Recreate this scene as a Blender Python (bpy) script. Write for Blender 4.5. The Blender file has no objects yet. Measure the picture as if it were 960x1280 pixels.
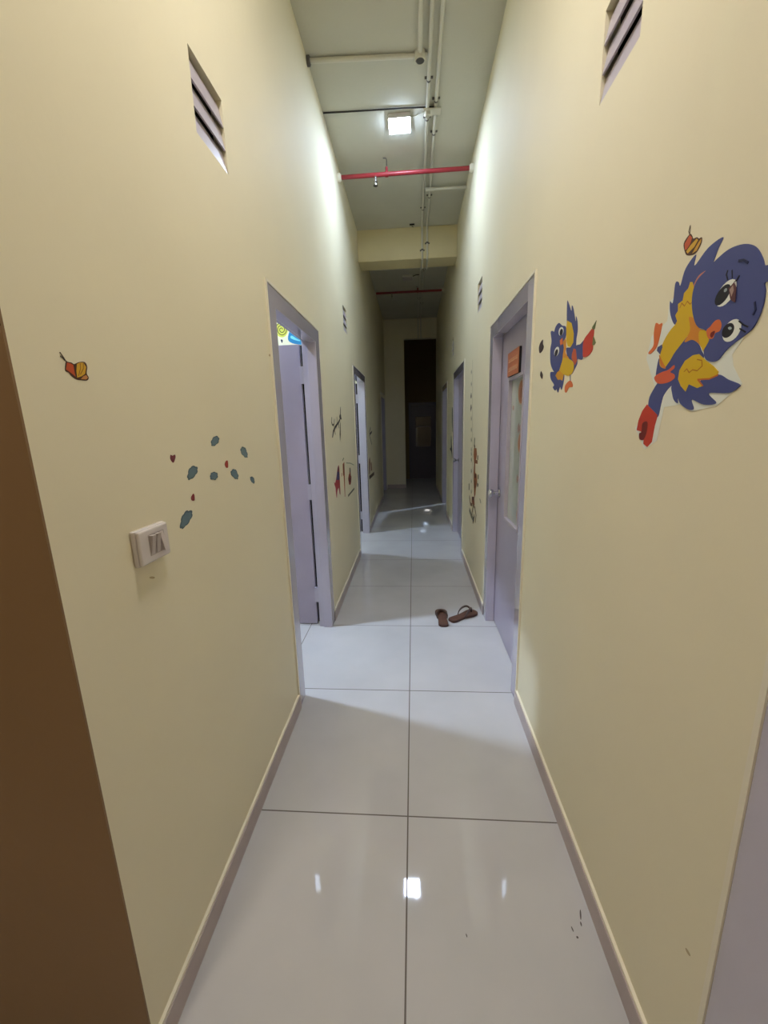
import bpy, bmesh, math, random
from mathutils import Vector, Matrix

random.seed(7)
S = bpy.context.scene
COL = S.collection

# ------------------------------------------------------------ camera
F_PX, YAW, PITCH, ROLL, CAM_H = 506.89, 0.0762, 0.2132, -0.028, 1.4704
cy, sy, cp, sp = math.cos(YAW), math.sin(YAW), math.cos(PITCH), math.sin(PITCH)
fwd = Vector((-sy * cp, cy * cp, -sp))
rt0 = Vector((cy, sy, 0.0))
up0 = rt0.cross(fwd)
cr, sr = math.cos(ROLL), math.sin(ROLL)
rt, up = rt0 * cr + up0 * sr, up0 * cr - rt0 * sr
cam_data = bpy.data.cameras.new('camera')
cam_data.sensor_fit = 'VERTICAL'
cam_data.sensor_height = 24.0
cam_data.sensor_width = 18.0
cam_data.lens = F_PX / 1280.0 * 24.0
cam_data.clip_start = 0.02
cam = bpy.data.objects.new('camera', cam_data)
COL.objects.link(cam)
M3 = Matrix((rt, up, -fwd)).transposed()
cam.matrix_world = Matrix.Translation((0, 0, CAM_H)) @ M3.to_4x4()
S.camera = cam

# ------------------------------------------------------------ world, exposure
w = bpy.data.worlds.new('world'); S.world = w; w.use_nodes = True
w.node_tree.nodes['Background'].inputs[0].default_value = (0.5, 0.45, 0.4, 1)
w.node_tree.nodes['Background'].inputs[1].default_value = 0.02
S.view_settings.view_transform = 'Standard'
S.view_settings.look = 'None'
S.view_settings.exposure = 0.30
S.view_settings.gamma = 1.0
S.view_settings.use_curve_mapping = False
S.cycles.use_denoising = True
S.cycles.max_bounces = 12
S.cycles.diffuse_bounces = 8
S.cycles.glossy_bounces = 5
S.cycles.sample_clamp_indirect = 4.0
S.cycles.caustics_reflective = True
S.cycles.blur_glossy = 0.5

# power of the ceiling lamps (emission strength of their diffusers)
LAMP_CORRIDOR = 215.0     # the lit lamp in view
LAMP_NEAR = 76.0         # the lamp above the photographer
LAMP_ROOM = 1500.0         # lamps in the side rooms
LAMP_LOBBY_FILL = 32.0  # unseen fill lamp added behind the camera


# ------------------------------------------------------------ materials
def lin(c):
    c = c / 255.0
    return c / 12.92 if c <= 0.04045 else ((c + 0.055) / 1.055) ** 2.4
def rgb(c): return (lin(c[0]), lin(c[1]), lin(c[2]), 1.0)

def mat(name, col, rough=0.5, metal=0.0, spec=0.5, var=0.0, vscale=3.0, bump=0.0, bscale=80.0, coat=0.0):
    m = bpy.data.materials.new(name); m.use_nodes = True
    nt = m.node_tree; b = nt.nodes['Principled BSDF']
    b.inputs['Base Color'].default_value = rgb(col)
    b.inputs['Roughness'].default_value = rough
    b.inputs['Metallic'].default_value = metal
    b.inputs['Specular IOR Level'].default_value = spec
    b.inputs['Coat Weight'].default_value = coat
    tc = nt.nodes.new('ShaderNodeTexCoord')
    if var:
        n = nt.nodes.new('ShaderNodeTexNoise'); n.inputs['Scale'].default_value = vscale; n.inputs['Detail'].default_value = 5
        nt.links.new(tc.outputs['Object'], n.inputs['Vector'])
        r = nt.nodes.new('ShaderNodeMapRange')
        r.inputs[1].default_value = 0.3; r.inputs[2].default_value = 0.7
        r.inputs[3].default_value = 1 - var; r.inputs[4].default_value = 1 + var
        nt.links.new(n.outputs['Fac'], r.inputs[0])
        mx = nt.nodes.new('ShaderNodeVectorMath'); mx.operation = 'SCALE'
        mx.inputs[0].default_value = rgb(col)[:3]
        nt.links.new(r.outputs[0], mx.inputs['Scale'])
        nt.links.new(mx.outputs[0], b.inputs['Base Color'])
    if bump:
        n2 = nt.nodes.new('ShaderNodeTexNoise'); n2.inputs['Scale'].default_value = bscale; n2.inputs['Detail'].default_value = 3
        nt.links.new(tc.outputs['Object'], n2.inputs['Vector'])
        bp = nt.nodes.new('ShaderNodeBump'); bp.inputs['Strength'].default_value = bump; bp.inputs['Distance'].default_value = 0.002
        nt.links.new(n2.outputs['Fac'], bp.inputs['Height'])
        nt.links.new(bp.outputs[0], b.inputs['Normal'])
    return m

def emis(name, col, strength):
    m = bpy.data.materials.new(name); m.use_nodes = True
    nt = m.node_tree; nt.nodes.remove(nt.nodes['Principled BSDF'])
    e = nt.nodes.new('ShaderNodeEmission'); e.inputs[0].default_value = rgb(col); e.inputs[1].default_value = strength
    nt.links.new(e.outputs[0], nt.nodes['Material Output'].inputs[0])
    return m

M = {}
M['wall'] = mat('cream wall paint', (226, 219, 192), rough=0.7, spec=0.3, var=0.03, vscale=1.3, bump=0.22, bscale=35)
M['room'] = mat('pale room paint', (222, 218, 190), rough=0.5)
M['ceiling'] = mat('grey white ceiling paint', (196, 195, 182), rough=0.75, var=0.05, vscale=2.0, bump=0.4, bscale=60)
M['beam'] = mat('yellow beam paint', (214, 202, 158), rough=0.6, var=0.04, vscale=3, bump=0.3, bscale=50)
M['frame'] = mat('lavender gloss enamel', (181, 177, 195), rough=0.13, var=0.03, vscale=6, bump=0.1, bscale=12, coat=1.0)
M['leaf'] = mat('lavender door enamel', (164, 157, 176), rough=0.3, var=0.035, vscale=5, bump=0.12, bscale=25)
M['bead'] = mat('cream edge paint', (226, 220, 200), rough=0.5)
M['base'] = mat('grey mauve skirting', (176, 162, 160), rough=0.3, var=0.06, vscale=8)
M['chrome'] = mat('brushed chrome', (200, 200, 205), rough=0.16, metal=1.0)
M['steel'] = mat('zinc steel', (150, 150, 150), rough=0.35, metal=1.0)
M['pvc'] = mat('painted pvc conduit', (205, 203, 190), rough=0.45)
M['dark'] = mat('near black and painted shade', (22, 20, 22), rough=0.9)  # dark parts; also stands in for shade in vents and hinge gaps
M['black'] = mat('black cable', (40, 38, 40), rough=0.6)
M['slat'] = mat('lavender white louvre paint', (178, 171, 183), rough=0.32, var=0.04, vscale=30)
M['white'] = mat('white switch plastic', (208, 201, 198), rough=0.25, coat=0.3)
M['red'] = mat('red fire pipe paint', (142, 42, 48), rough=0.35, var=0.12, vscale=14)
M['tan'] = mat('brown slipper rubber', (72, 44, 34), rough=0.6, bump=0.4, bscale=200)
M['strap'] = mat('dark brown strap', (52, 32, 26), rough=0.45)
M['foot'] = mat('worn brown footbed', (84, 54, 40), rough=0.65, var=0.2, vscale=40)
M['darkdoor'] = mat('dark brown door paint', (82, 72, 82), rough=0.35)
M['darkwall'] = mat('lobby wall browned for shade', (126, 98, 64), rough=0.6, var=0.04, vscale=2, bump=0.2, bscale=35)  # wall colour browned to stand in for its unlit side
M['glassdark'] = mat('dark door glass', (30, 32, 32), rough=0.05, spec=0.8)
M['film'] = mat('frosted film glass', (194, 200, 192), rough=0.08, spec=0.7, var=0.06, vscale=9, coat=0.6)
M['orange'] = mat('orange sign print', (182, 104, 66), rough=0.35, var=0.05, vscale=40)
M['signink'] = mat('pale sign lettering', (222, 178, 140), rough=0.35)
M['lobby'] = mat('grey beige lobby paint', (138, 128, 112), rough=0.6)
M['rocker'] = mat('rocker plastic', (192, 182, 178), rough=0.3)
M['gap'] = mat('plate tone with gap shade', (158, 148, 142), rough=0.6)
M['vest'] = mat('vestibule wall darkened for shade', (122, 100, 62), rough=0.7)  # wall colour darkened to stand in for the unlit vestibule
M['smudge'] = mat('wall scuff', (176, 160, 122), rough=0.5)
M['scuff'] = mat('dark floor scuff', (78, 70, 68), rough=0.6)
M['paper'] = mat('white paper scrap', (250, 250, 250), rough=0.5)
M['galv'] = mat('galvanised clip', (90, 86, 82), rough=0.5)

def floor_mat():
    m = bpy.data.materials.new('polished vitrified floor tiles'); m.use_nodes = True
    nt = m.node_tree; b = nt.nodes['Principled BSDF']; L = nt.links.new
    tc = nt.nodes.new('ShaderNodeTexCoord'); sx = nt.nodes.new('ShaderNodeSeparateXYZ'); L(tc.outputs['Object'], sx.inputs[0])
    def mth(op, a, b_=None):
        n = nt.nodes.new('ShaderNodeMath'); n.operation = op
        for i, v in enumerate((a, b_)):
            if v is None: continue
            if isinstance(v, (int, float)): n.inputs[i].default_value = v
            else: L(v, n.inputs[i])
        return n.outputs[0]
    def line(coord, off):
        t = mth('PINGPONG', mth('ADD', coord, off), 0.375)   # tiles of 0.75 m
        return mth('LESS_THAN', t, 0.0026)
    g = mth('MAXIMUM', line(sx.outputs[0], 0.038 + 7.5), line(sx.outputs[1], -1.2722 + 7.5))
    n = nt.nodes.new('ShaderNodeTexNoise'); n.inputs['Scale'].default_value = 2.2; n.inputs['Detail'].default_value = 6
    L(tc.outputs['Object'], n.inputs['Vector'])
    cr_ = nt.nodes.new('ShaderNodeValToRGB')
    cr_.color_ramp.elements[0].position = 0.3; cr_.color_ramp.elements[0].color = rgb((180, 179, 180))
    cr_.color_ramp.elements[1].position = 0.75; cr_.color_ramp.elements[1].color = rgb((192, 191, 192))
    L(n.outputs['Fac'], cr_.inputs[0])
    mx = nt.nodes.new('ShaderNodeMix'); mx.data_type = 'RGBA'
    L(g, mx.inputs[0]); L(cr_.outputs[0], mx.inputs[6]); mx.inputs[7].default_value = rgb((92, 84, 78))
    L(mx.outputs[2], b.inputs['Base Color'])
    n3 = nt.nodes.new('ShaderNodeTexNoise'); n3.inputs['Scale'].default_value = 5.0; n3.inputs['Detail'].default_value = 4
    L(tc.outputs['Object'], n3.inputs['Vector'])
    r = nt.nodes.new('ShaderNodeMapRange'); r.inputs[3].default_value = 0.02; r.inputs[4].default_value = 0.05
    L(n3.outputs['Fac'], r.inputs[0])
    L(mth('ADD', r.outputs[0], mth('MULTIPLY', g, 0.5)), b.inputs['Roughness'])
    b.inputs['Specular IOR Level'].default_value = 0.5
    return m
M['floor'] = floor_mat()
_pm = {}
def print_mat(c):
    if c not in _pm:
        _pm[c] = m = mat('sticker print %02x%02x%02x' % tuple(c), c, rough=0.5, spec=0.3)
        m.node_tree.nodes['Principled BSDF'].inputs['Base Color'].default_value = (min(lin(c[0])*1.0, .8), min(lin(c[1])*1.18, .78), min(lin(c[2])*1.42, .72), 1)
    return _pm[c]

# ------------------------------------------------------------ mesh helpers
def obj(name, bm, m, parent=None, smooth=False, bevel=0.0, segs=2):
    me = bpy.data.meshes.new(name)
    bmesh.ops.recalc_face_normals(bm, faces=bm.faces[:])
    bm.to_mesh(me); bm.free()
    for mm in (m if isinstance(m, (list, tuple)) else [m]): me.materials.append(mm)
    if smooth:
        for p in me.polygons: p.use_smooth = True
        me.set_sharp_from_angle(angle=math.radians(40))
    o = bpy.data.objects.new(name, me); COL.objects.link(o)
    if parent is not None:
        o.parent = parent
        o.matrix_parent_inverse = Matrix.Translation(-parent.location)
    if bevel:
        md = o.modifiers.new('bevel', 'BEVEL'); md.width = bevel; md.segments = segs; md.limit_method = 'ANGLE'
    return o
def empty(name, loc):
    o = bpy.data.objects.new(name, None); COL.objects.link(o); o.location = loc; o.empty_display_size = 0.1
    return o
def tag(o, label, cat, group=None):
    o['label'] = label; o['category'] = cat
    if group: o['group'] = group
    return o
def structure(o, label=None):
    o['kind'] = 'structure'
    if label: o['label'] = label
    return o
def box(bm, x0, x1, y0, y1, z0, z1, mi=0):
    vs = [bm.verts.new(p) for p in ((x0,y0,z0),(x1,y0,z0),(x1,y1,z0),(x0,y1,z0),(x0,y0,z1),(x1,y0,z1),(x1,y1,z1),(x0,y1,z1))]
    for f in ((0,3,2,1),(4,5,6,7),(0,1,5,4),(1,2,6,5),(2,3,7,6),(3,0,4,7)):
        fc = bm.faces.new([vs[i] for i in f]); fc.material_index = mi
    return vs
def bx(*a):
    bm = bmesh.new(); box(bm, *a); return bm
def gridwall(bm, axis, a0, a1, us, zs, holes, mi=0):
    """A solid wall between a0 and a1 across `axis`, spanning us=(u0,u1), zs=(z0,z1), with rectangular openings."""
    U = sorted({us[0], us[1], *[h[0] for h in holes], *[h[1] for h in holes]}); U = [u for u in U if us[0] <= u <= us[1]]
    Z = sorted({zs[0], zs[1], *[h[2] for h in holes], *[h[3] for h in holes]}); Z = [z for z in Z if zs[0] <= z <= zs[1]]
    cache = {}
    def P(a, u, z):
        k = (round(a,5), round(u,5), round(z,5))
        if k not in cache: cache[k] = bm.verts.new((a,u,z) if axis == 'x' else (u,a,z))
        return cache[k]
    def solid(i, j):
        if i < 0 or j < 0 or i >= len(U)-1 or j >= len(Z)-1: return False
        uc, zc = (U[i]+U[i+1])/2, (Z[j]+Z[j+1])/2
        return not any(h[0] < uc < h[1] and h[2] < zc < h[3] for h in holes)
    for i in range(len(U)-1):
        for j in range(len(Z)-1):
            if not solid(i, j): continue
            u0,u1,z0,z1 = U[i],U[i+1],Z[j],Z[j+1]
            fs = [[(a0,u0,z0),(a0,u1,z0),(a0,u1,z1),(a0,u0,z1)], [(a1,u0,z0),(a1,u0,z1),(a1,u1,z1),(a1,u1,z0)]]
            if not solid(i-1,j): fs.append([(a0,u0,z0),(a0,u0,z1),(a1,u0,z1),(a1,u0,z0)])
            if not solid(i+1,j): fs.append([(a0,u1,z0),(a1,u1,z0),(a1,u1,z1),(a0,u1,z1)])
            if not solid(i,j-1): fs.append([(a0,u0,z0),(a1,u0,z0),(a1,u1,z0),(a0,u1,z0)])
            if not solid(i,j+1): fs.append([(a0,u0,z1),(a0,u1,z1),(a1,u1,z1),(a1,u0,z1)])
            for f in fs:
                fc = bm.faces.new([P(*q) for q in f]); fc.material_index = mi
    return bm
def tube(bm, pts, r, n=12, cap=True, sx=1.0, mi=0):
    """A tube swept along pts."""
    pts = [Vector(p) for p in pts]; rings = []
    prev = None
    for i, p in enumerate(pts):
        if i == 0: t = pts[1]-p
        elif i == len(pts)-1: t = p-pts[i-1]
        else: t = (pts[i+1]-p).normalized() + (p-pts[i-1]).normalized()
        t.normalize()
        if prev is None:
            a = Vector((0,0,1)) if abs(t.z) < 0.9 else Vector((1,0,0))
            u = t.cross(a).normalized()
        else:
            u = (prev - t*prev.dot(t)).normalized()
        prev = u; v = t.cross(u)
        rr = r[i] if isinstance(r, (list, tuple)) else r
        rings.append([bm.verts.new(p + (u*math.cos(k*2*math.pi/n)*sx + v*math.sin(k*2*math.pi/n))*rr) for k in range(n)])
    for a, b in zip(rings, rings[1:]):
        for k in range(n):
            f = bm.faces.new((a[k], a[(k+1)%n], b[(k+1)%n], b[k])); f.material_index = mi
    if cap:
        bm.faces.new(rings[0][::-1]).material_index = mi; bm.faces.new(rings[-1]).material_index = mi
    return bm
def bend(pts, r=0.04, n=5):
    """Round the corners of a polyline."""
    P = [Vector(p) for p in pts]; out = [P[0]]
    for a, b, c in zip(P, P[1:], P[2:]):
        d1 = (a-b); d2 = (c-b); q = min(r, d1.length*0.45, d2.length*0.45)
        s, e = b + d1.normalized()*q, b + d2.normalized()*q
        for k in range(n+1):
            t = k/n; out.append(s*(1-t)**2 + b*2*t*(1-t) + e*t*t)
    out.append(P[-1]); return out
def prism(bm, pts, to3, d0, d1, mi=0):
    lo = [bm.verts.new(to3(p, d0)) for p in pts]; hi = [bm.verts.new(to3(p, d1)) for p in pts]
    n = len(pts)
    f = bm.faces.new(hi); f.material_index = mi
    bm.faces.new(lo[::-1]).material_index = mi
    for i in range(n): bm.faces.new((lo[i], lo[(i+1)%n], hi[(i+1)%n], hi[i])).material_index = mi
def smooth_closed(pts, k=5):
    out = []; n = len(pts)
    for i in range(n):
        p0, p1, p2, p3 = (pts[(i+j-1) % n] for j in range(4))
        for s in range(k):
            t = s/k
            out.append(tuple(0.5*((2*p1[c]) + (-p0[c]+p2[c])*t + (2*p0[c]-5*p1[c]+4*p2[c]-p3[c])*t*t + (-p0[c]+3*p1[c]-3*p2[c]+p3[c])*t**3) for c in (0,1)))
    return out
def lathe(bm, prof, origin, axis, n=24, mi=0):
    """prof: (radius, distance along axis)"""
    axis = Vector(axis).normalized(); a = Vector((0,0,1)) if abs(axis.z) < 0.9 else Vector((1,0,0))
    u = axis.cross(a).normalized(); v = axis.cross(u); o = Vector(origin); rings = []
    for r, d in prof:
        if r < 1e-6: rings.append([bm.verts.new(o+axis*d)])
        else: rings.append([bm.verts.new(o+axis*d+(u*math.cos(k*2*math.pi/n)+v*math.sin(k*2*math.pi/n))*r) for k in range(n)])
    for A, B in zip(rings, rings[1:]):
        for k in range(n):
            q = [A[k%len(A)], A[(k+1)%len(A)], B[(k+1)%len(B)], B[k%len(B)]]
            q2 = []
            for x in q:
                if x not in q2: q2.append(x)
            if len(q2) > 2: bm.faces.new(q2).material_index = mi
    return bm

# ------------------------------------------------------------ sizes of the place (metres)
WL, WR, TH, H = -0.625, 0.53, 0.095, 3.68
YL0, YE = 0.627, 9.44          # where the left wall starts; the end wall
DL = [(1.865, 2.84), (4.42, 5.50), (8.10, 9.20)]
DR = [(1.94, 2.96), (4.39, 5.53), (6.52, 7.60)]
D4 = (-0.40, 0.573)
DH, FW = 2.083, 0.10           # height of the frames, width of their faces
VZ = (2.325, 2.54)
VL = [(1.362, 1.572), (3.955, 4.165)]
VR = [(1.182, 1.392), (3.392, 3.602), (5.60, 5.81)]

# ------------------------------------------------------------ the shell
structure(obj('floor', bx(-3.2, 3.2, -2.8, 11.3, -0.1, 0), M['floor']))
structure(obj('ceiling', bx(-3.2, 3.2, -2.8, 11.3, H, H+0.12), M['ceiling']))
hl = [(a, b, -1, DH) for a, b in DL] + [(a, b, *VZ) for a, b in VL]
hr = [(a, b, -1, DH) for a, b in DR + [D4]] + [(a, b, *VZ) for a, b in VR]
bm = gridwall(bmesh.new(), 'x', WL-TH, WL, (YL0, YE), (0, H), hl)
structure(obj('wall_left', bm, M['wall']))
bm = gridwall(bmesh.new(), 'x', WR, WR+TH, (-2.6, YE), (0, H), hr)
structure(obj('wall_right', bm, M['wall']))
# end wall with its tall opening
bm = gridwall(bmesh.new(), 'y', YE, YE+0.14, (WL-TH, WR+TH), (0, H), [(-0.185, 0.522, -1, 3.27)])
structure(obj('wall_end', bm, M['wall']))
# beam across the corridor
structure(obj('trim_1', bx(WL, WR, 5.27, 5.56, 3.345, H), M['beam'], bevel=0.006), 'yellow concrete beam across the corridor under the grey ceiling')
# lobby behind the camera and the short wall at the left edge
structure(obj('wall_lobby_left', bx(-2.6, -2.5, -2.6, YL0+TH, 0, H), M['lobby']))
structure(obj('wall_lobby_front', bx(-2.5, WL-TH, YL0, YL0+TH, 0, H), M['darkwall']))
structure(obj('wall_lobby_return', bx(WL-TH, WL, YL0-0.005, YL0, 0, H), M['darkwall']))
structure(obj('wall_back', bx(-2.6, WR+TH, -2.7, -2.6, 0, H), M['lobby']))
# rooms on the left, the lit room on the right and the dark vestibule
structure(obj('wall_room_far_left', bx(-3.1, -3.0, YL0+TH, YE+0.14, 0, H), M['room']))
structure(obj('wall_room_partition_1', bx(-3.0, WL-TH, 3.9, 4.0, 0, H), M['room']))
structure(obj('wall_room_partition_2', bx(-3.0, WL-TH, 7.0, 7.1, 0, H), M['room']))
structure(obj('wall_room_end_left', bx(-3.0, WL-TH, YE, YE+0.14, 0, H), M['room']))
structure(obj('wall_room_far_right', bx(2.7, 2.8, 6.2, YE, 0, H), M['room']))
structure(obj('wall_room_partition_3', bx(WR+TH, 2.7, 6.1, 6.2, 0, H), M['room']))
structure(obj('wall_room_end_right', bx(WR+TH, 2.8, YE, YE+0.14, 0, H), M['room']))
structure(obj('wall_vestibule_left', bx(-0.6, -0.5, YE+0.14, 11.0, 0, H), M['vest']))
structure(obj('wall_vestibule_right', bx(0.85, 0.95, YE+0.14, 11.0, 0, H), M['vest']))
bm = gridwall(bmesh.new(), 'y', 11.0, 11.12, (-0.6, 0.95), (0, H), [(-0.115, 0.72, -1, 2.0)])
structure(obj('wall_vestibule_back', bm, M['vest']))

# skirting boards with a pale top bead
def skirting(name, x_wall, sgn, y0, y1):
    bm = bmesh.new()
    xs = sorted((x_wall, x_wall + sgn*0.012)); box(bm, xs[0], xs[1], y0, y1, 0, 0.074)
    xs = sorted((x_wall, x_wall + sgn*0.009)); box(bm, xs[0], xs[1], y0, y1, 0.074, 0.083, 1)
    structure(obj(name, bm, [M['base'], M['bead']]))
for i, (a, b) in enumerate([(YL0, 1.865), (2.84, 4.42), (5.50, 8.10), (9.20, YE)]): skirting('baseboard_left' + ('_%d' % (i+1)), WL, 1, a, b)
for i, (a, b) in enumerate([(0.573, 1.94), (2.96, 4.39), (5.53, 6.52), (7.60, YE)]): skirting('baseboard_right' + ('_%d' % (i+1)), WR, -1, a, b)
structure(obj('baseboard_end', bx(WL, -0.185, YE-0.012, YE, 0, 0.08), M['base'], bevel=0.002))

# ------------------------------------------------------------ doors
def knob(parent, x, y, z, sgn):
    """round knob on a rose, pointing along sgn*x"""
    bm = lathe(bmesh.new(), [(0,0),(0.030,0),(0.031,0.004),(0.026,0.009),(0.012,0.011),(0.011,0.034),(0.016,0.040),(0.025,0.048),(0.029,0.058),(0.028,0.067),(0.020,0.076),(0.010,0.079),(0,0.079)], (x,y,z), (sgn,0,0), 28)
    k = obj('door_knob', bm, M['chrome'], parent, smooth=True)
    k['label'] = 'round chrome knob'
    return k

def door_frame(root, side, y0, y1):
    """lavender frame filling the wall opening, its face 8 mm proud of the plaster, with a cream painted edge"""
    s = 1 if side == 'L' else -1                       # direction towards the corridor
    xw = WL if side == 'L' else WR
    xf, xr, xb = xw + s*0.006, xw - s*0.056, xw - s*(TH-0.004)
    z1 = DH
    bm = bmesh.new()
    a, b = sorted((xf, xr)); gridwall(bm, 'x', a, b, (y0, y1), (0, z1), [(y0+FW, y1-FW, -1, z1-0.083)])
    a, b = sorted((xr, xb)); gridwall(bm, 'x', a, b, (y0, y1), (0, z1), [(y0+FW-0.012, y1-FW+0.012, -1, z1-0.071)])   # rebate for the leaf
    if side == 'R':
        for v in bm.verts:                              # the near post stands slightly skewed
            if abs(v.co.x-xf) < 1e-5 and abs(v.co.y-y0) < 1e-5: v.co.x += 0.005
    f = obj('frame', bm, M['frame'], root, bevel=0.0025)
    b = bmesh.new(); xx = sorted((xw, xw + s*0.0085)); e = 0.011
    box(b, xx[0], xx[1], y0-e, y0, 0, z1+e); box(b, xx[0], xx[1], y1, y1+e, 0, z1+e); box(b, xx[0], xx[1], y0, y1, z1, z1+e)
    o = obj('edge_bead', b, M['bead'], root); o['label'] = 'cream painted edge strip'
    return f

def hinge(parent, x, y, z, pin=True):
    bm = bmesh.new()
    tube(bm, [(x, y, z-0.05), (x, y, z+0.05)], 0.0075, 10)
    box(bm, x-0.004, x+0.03, y+0.001, y+0.004, z-0.045, z+0.045)
    h = obj('hinge', bm, M['frame'], parent, smooth=True)
    return h

def closed_door(n, y0, y1, panel=False, ajar=0.0, label=None):
    root = empty('door_%d' % n, (WR, (y0+y1)/2, 0)); structure(root, label)
    door_frame(root, 'R', y0, y1)
    a, b = y0+FW-0.010, y1-FW+0.010
    xa, xb, zt = WR+0.058, WR+0.092, DH-0.074
    hole = (2.295, 2.63, 0.853, 1.712)
    bm = gridwall(bmesh.new(), 'x', xa, xb, (a, b), (0.008, zt), [hole] if panel else [])
    if ajar:                                            # swung into the room about its near edge
        for v in bm.verts:
            dx, dy = v.co.x-xa, v.co.y-a
            v.co.x = xa + dx*math.cos(ajar) + dy*math.sin(ajar); v.co.y = a - dx*math.sin(ajar) + dy*math.cos(ajar)
    leaf = obj('leaf', bm, M['leaf'], root, bevel=0.0015)
    knob(root, xa + (b-0.065-a)*math.sin(ajar), b-0.065, 0.985, -1)
    if panel:
        bm = bmesh.new(); h = hole
        gridwall(bm, 'x', xa-0.006, xa+0.016, (h[0]-0.012, h[1]+0.012), (h[2]-0.012, h[3]+0.012), [(h[0]+0.004, h[1]-0.004, h[2]+0.004, h[3]-0.004)])
        o = obj('glazing_bead', bm, M['slat'], root, bevel=0.002); o['label'] = 'pale glazing bead'
        g = obj('glass', bx(xa+0.016, xa+0.022, h[0], h[1], h[2], h[3]), M['film'], root); g['label'] = 'greenish frosted glass'
        def T(p, d): return Vector((xa+0.016-d, p[0], p[1]))
        def disc(cy_, cz, r, k=26, rz=1.0): return [(cy_+r*math.cos(2*math.pi*i/k), cz+rz*r*math.sin(2*math.pi*i/k)) for i in range(k)]
        for cy_, cz, r in ((2.40, 1.625, 0.062), (2.37, 1.345, 0.055), (2.33, 0.925, 0.062)):
            bm = bmesh.new(); prism(bm, disc(cy_, cz, r*1.12), T, 0, 0.0006); prism(bm, disc(cy_, cz, r), T, 0, 0.001, 1)
            prism(bm, disc(cy_-r*0.1, cz-r*0.1, r*0.45), T, 0, 0.0013, 2)
            o = obj('round_decal', bm, [print_mat((160, 130, 100)), print_mat((150, 92, 56)), print_mat((130, 78, 46))], root); o['label'] = 'round orange decal'
        for cy_, cz, r in ((2.42, 1.425, 0.03), (2.40, 1.135, 0.028), (2.36, 0.99, 0.024), (2.575, 1.545, 0.016)):
            bm = bmesh.new()
            prism(bm, smooth_closed([(cy_-r, cz-r), (cy_-r*.4, cz-r*.3), (cy_+r*.5, cz-r*.9), (cy_+r, cz+r*.1), (cy_+r*.3, cz+r), (cy_-r*.2, cz+r*.4), (cy_-r, cz+r*.7)], 4), T, 0, 0.0008)
            o = obj('animal_decal', bm, print_mat((128, 92, 78)), root); o['label'] = 'small brown decal'
    return root

def sign_on_door():
    xa = WR+0.058
    r = tag(empty('door_sign', (xa, 2.50, 1.79)), 'small orange sign on the first right door above its glass', 'sign')
    y0, y1, z0, z1 = 2.372, 2.632, 1.727, 1.862
    b = obj('backing_board', bx(xa-0.012, xa, y0-0.006, y1, z0, z1), M['dark'], r, bevel=0.001); b['label'] = 'dark board edge'
    obj('printed_face', bx(xa-0.014, xa-0.012, y0, y1, z0, z1), M['orange'], r)
    bm = bmesh.new(); rnd = random.Random(4)
    # the print is too small to read in the photo: pale strokes in two rows
    for zc, hh in ((1.815, 0.018), (1.765, 0.022)):
        bm = bmesh.new()
        y = y0+0.03
        while y < y1-0.03:
            wd = rnd.uniform(0.008, 0.016); dz = rnd.uniform(-0.004, 0.004)
            box(bm, xa-0.0148, xa-0.014, y, y+wd*0.35, zc-hh/2+dz, zc+hh/2)
            box(bm, xa-0.0148, xa-0.014, y, y+wd, zc-hh/2, zc-hh/2+0.004)
            y += wd+0.006
        o = obj('lettering_row', bm, M['signink'], r); o['label'] = 'row of pale lettering'

def open_door(n, y0, y1, label, deg=90, leaf_mat='leaf', wide=None):
    root = empty('door_%d' % n, (WL, (y0+y1)/2, 0)); structure(root, label)
    door_frame(root, 'L', y0, y1)
    yi = y1-FW; zt = DH-0.083-0.004; wd = wide or (y1-y0-2*FW-0.006)
    px, py = WL-TH-0.010, yi+0.042
    bm = bx(-wd, -0.010, 0, 0.030, 0.008, zt)
    leaf = obj('leaf', bm, M[leaf_mat], None, bevel=0.0015)
    leaf.parent = root
    leaf.matrix_parent_inverse = Matrix.Identity(4)
    leaf.location = (px-WL, py-(y0+y1)/2, 0); leaf.rotation_euler = (0, 0, math.radians(90-deg))
    for z in (0.25, 1.02, 1.80):
        bm = bmesh.new()
        box(bm, px-0.010, px+0.014, yi+0.013, py+0.004, z-0.055, z+0.055)
        tube(bm, [(px+0.003, py-0.006, z-0.055), (px+0.003, py-0.006, z+0.055)], 0.007, 10)
        h = obj('hinge', bm, M['frame'], root, smooth=True)
    o = obj('gap_blocker', bx(px-0.010, px+0.009, py+0.030, py+0.040, 0.01, zt), M['dark'], root); o['label'] = 'added dark strip blocking light in the hinge gap'  # strip added to keep the slit beside the leaf dark
    # a small round knob on the leaf
    bm = lathe(bmesh.new(), [(0,0),(0.028,0),(0.028,0.006),(0.011,0.010),(0.011,0.034),(0.024,0.044),(0.028,0.056),(0.020,0.070),(0,0.073)], (px-wd+0.07, py, 0.985), (0,-1,0), 24)
    obj('door_knob', bm, M['chrome'], root, smooth=True)
    return root

open_door(1, *DL[0], 'first left doorway with lavender frame and leaf open into the room')
open_door(2, *DL[1], 'second left doorway with lavender frame and bright inner jamb')
open_door(3, *DL[2], 'third left doorway beside the dim end wall')
closed_door(4, *DR[0], panel=True, label='first right door, closed lavender door with glass panel and knob')
closed_door(5, *DR[1], label='second right door, closed with chrome knob')
closed_door(6, *DR[2], ajar=0.13, label='third right door near the dark end, slightly ajar')
root = empty('door_7', (WR, D4[1], 0)); structure(root, 'lavender door at the lower right edge of the view')
door_frame(root, 'R', *D4)
obj('leaf', bx(WR+0.058, WR+0.092, D4[0]+FW-0.010, D4[1]-FW+0.010, 0.008, DH-0.074), M['leaf'], root, bevel=0.0015)
sign_on_door()
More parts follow.
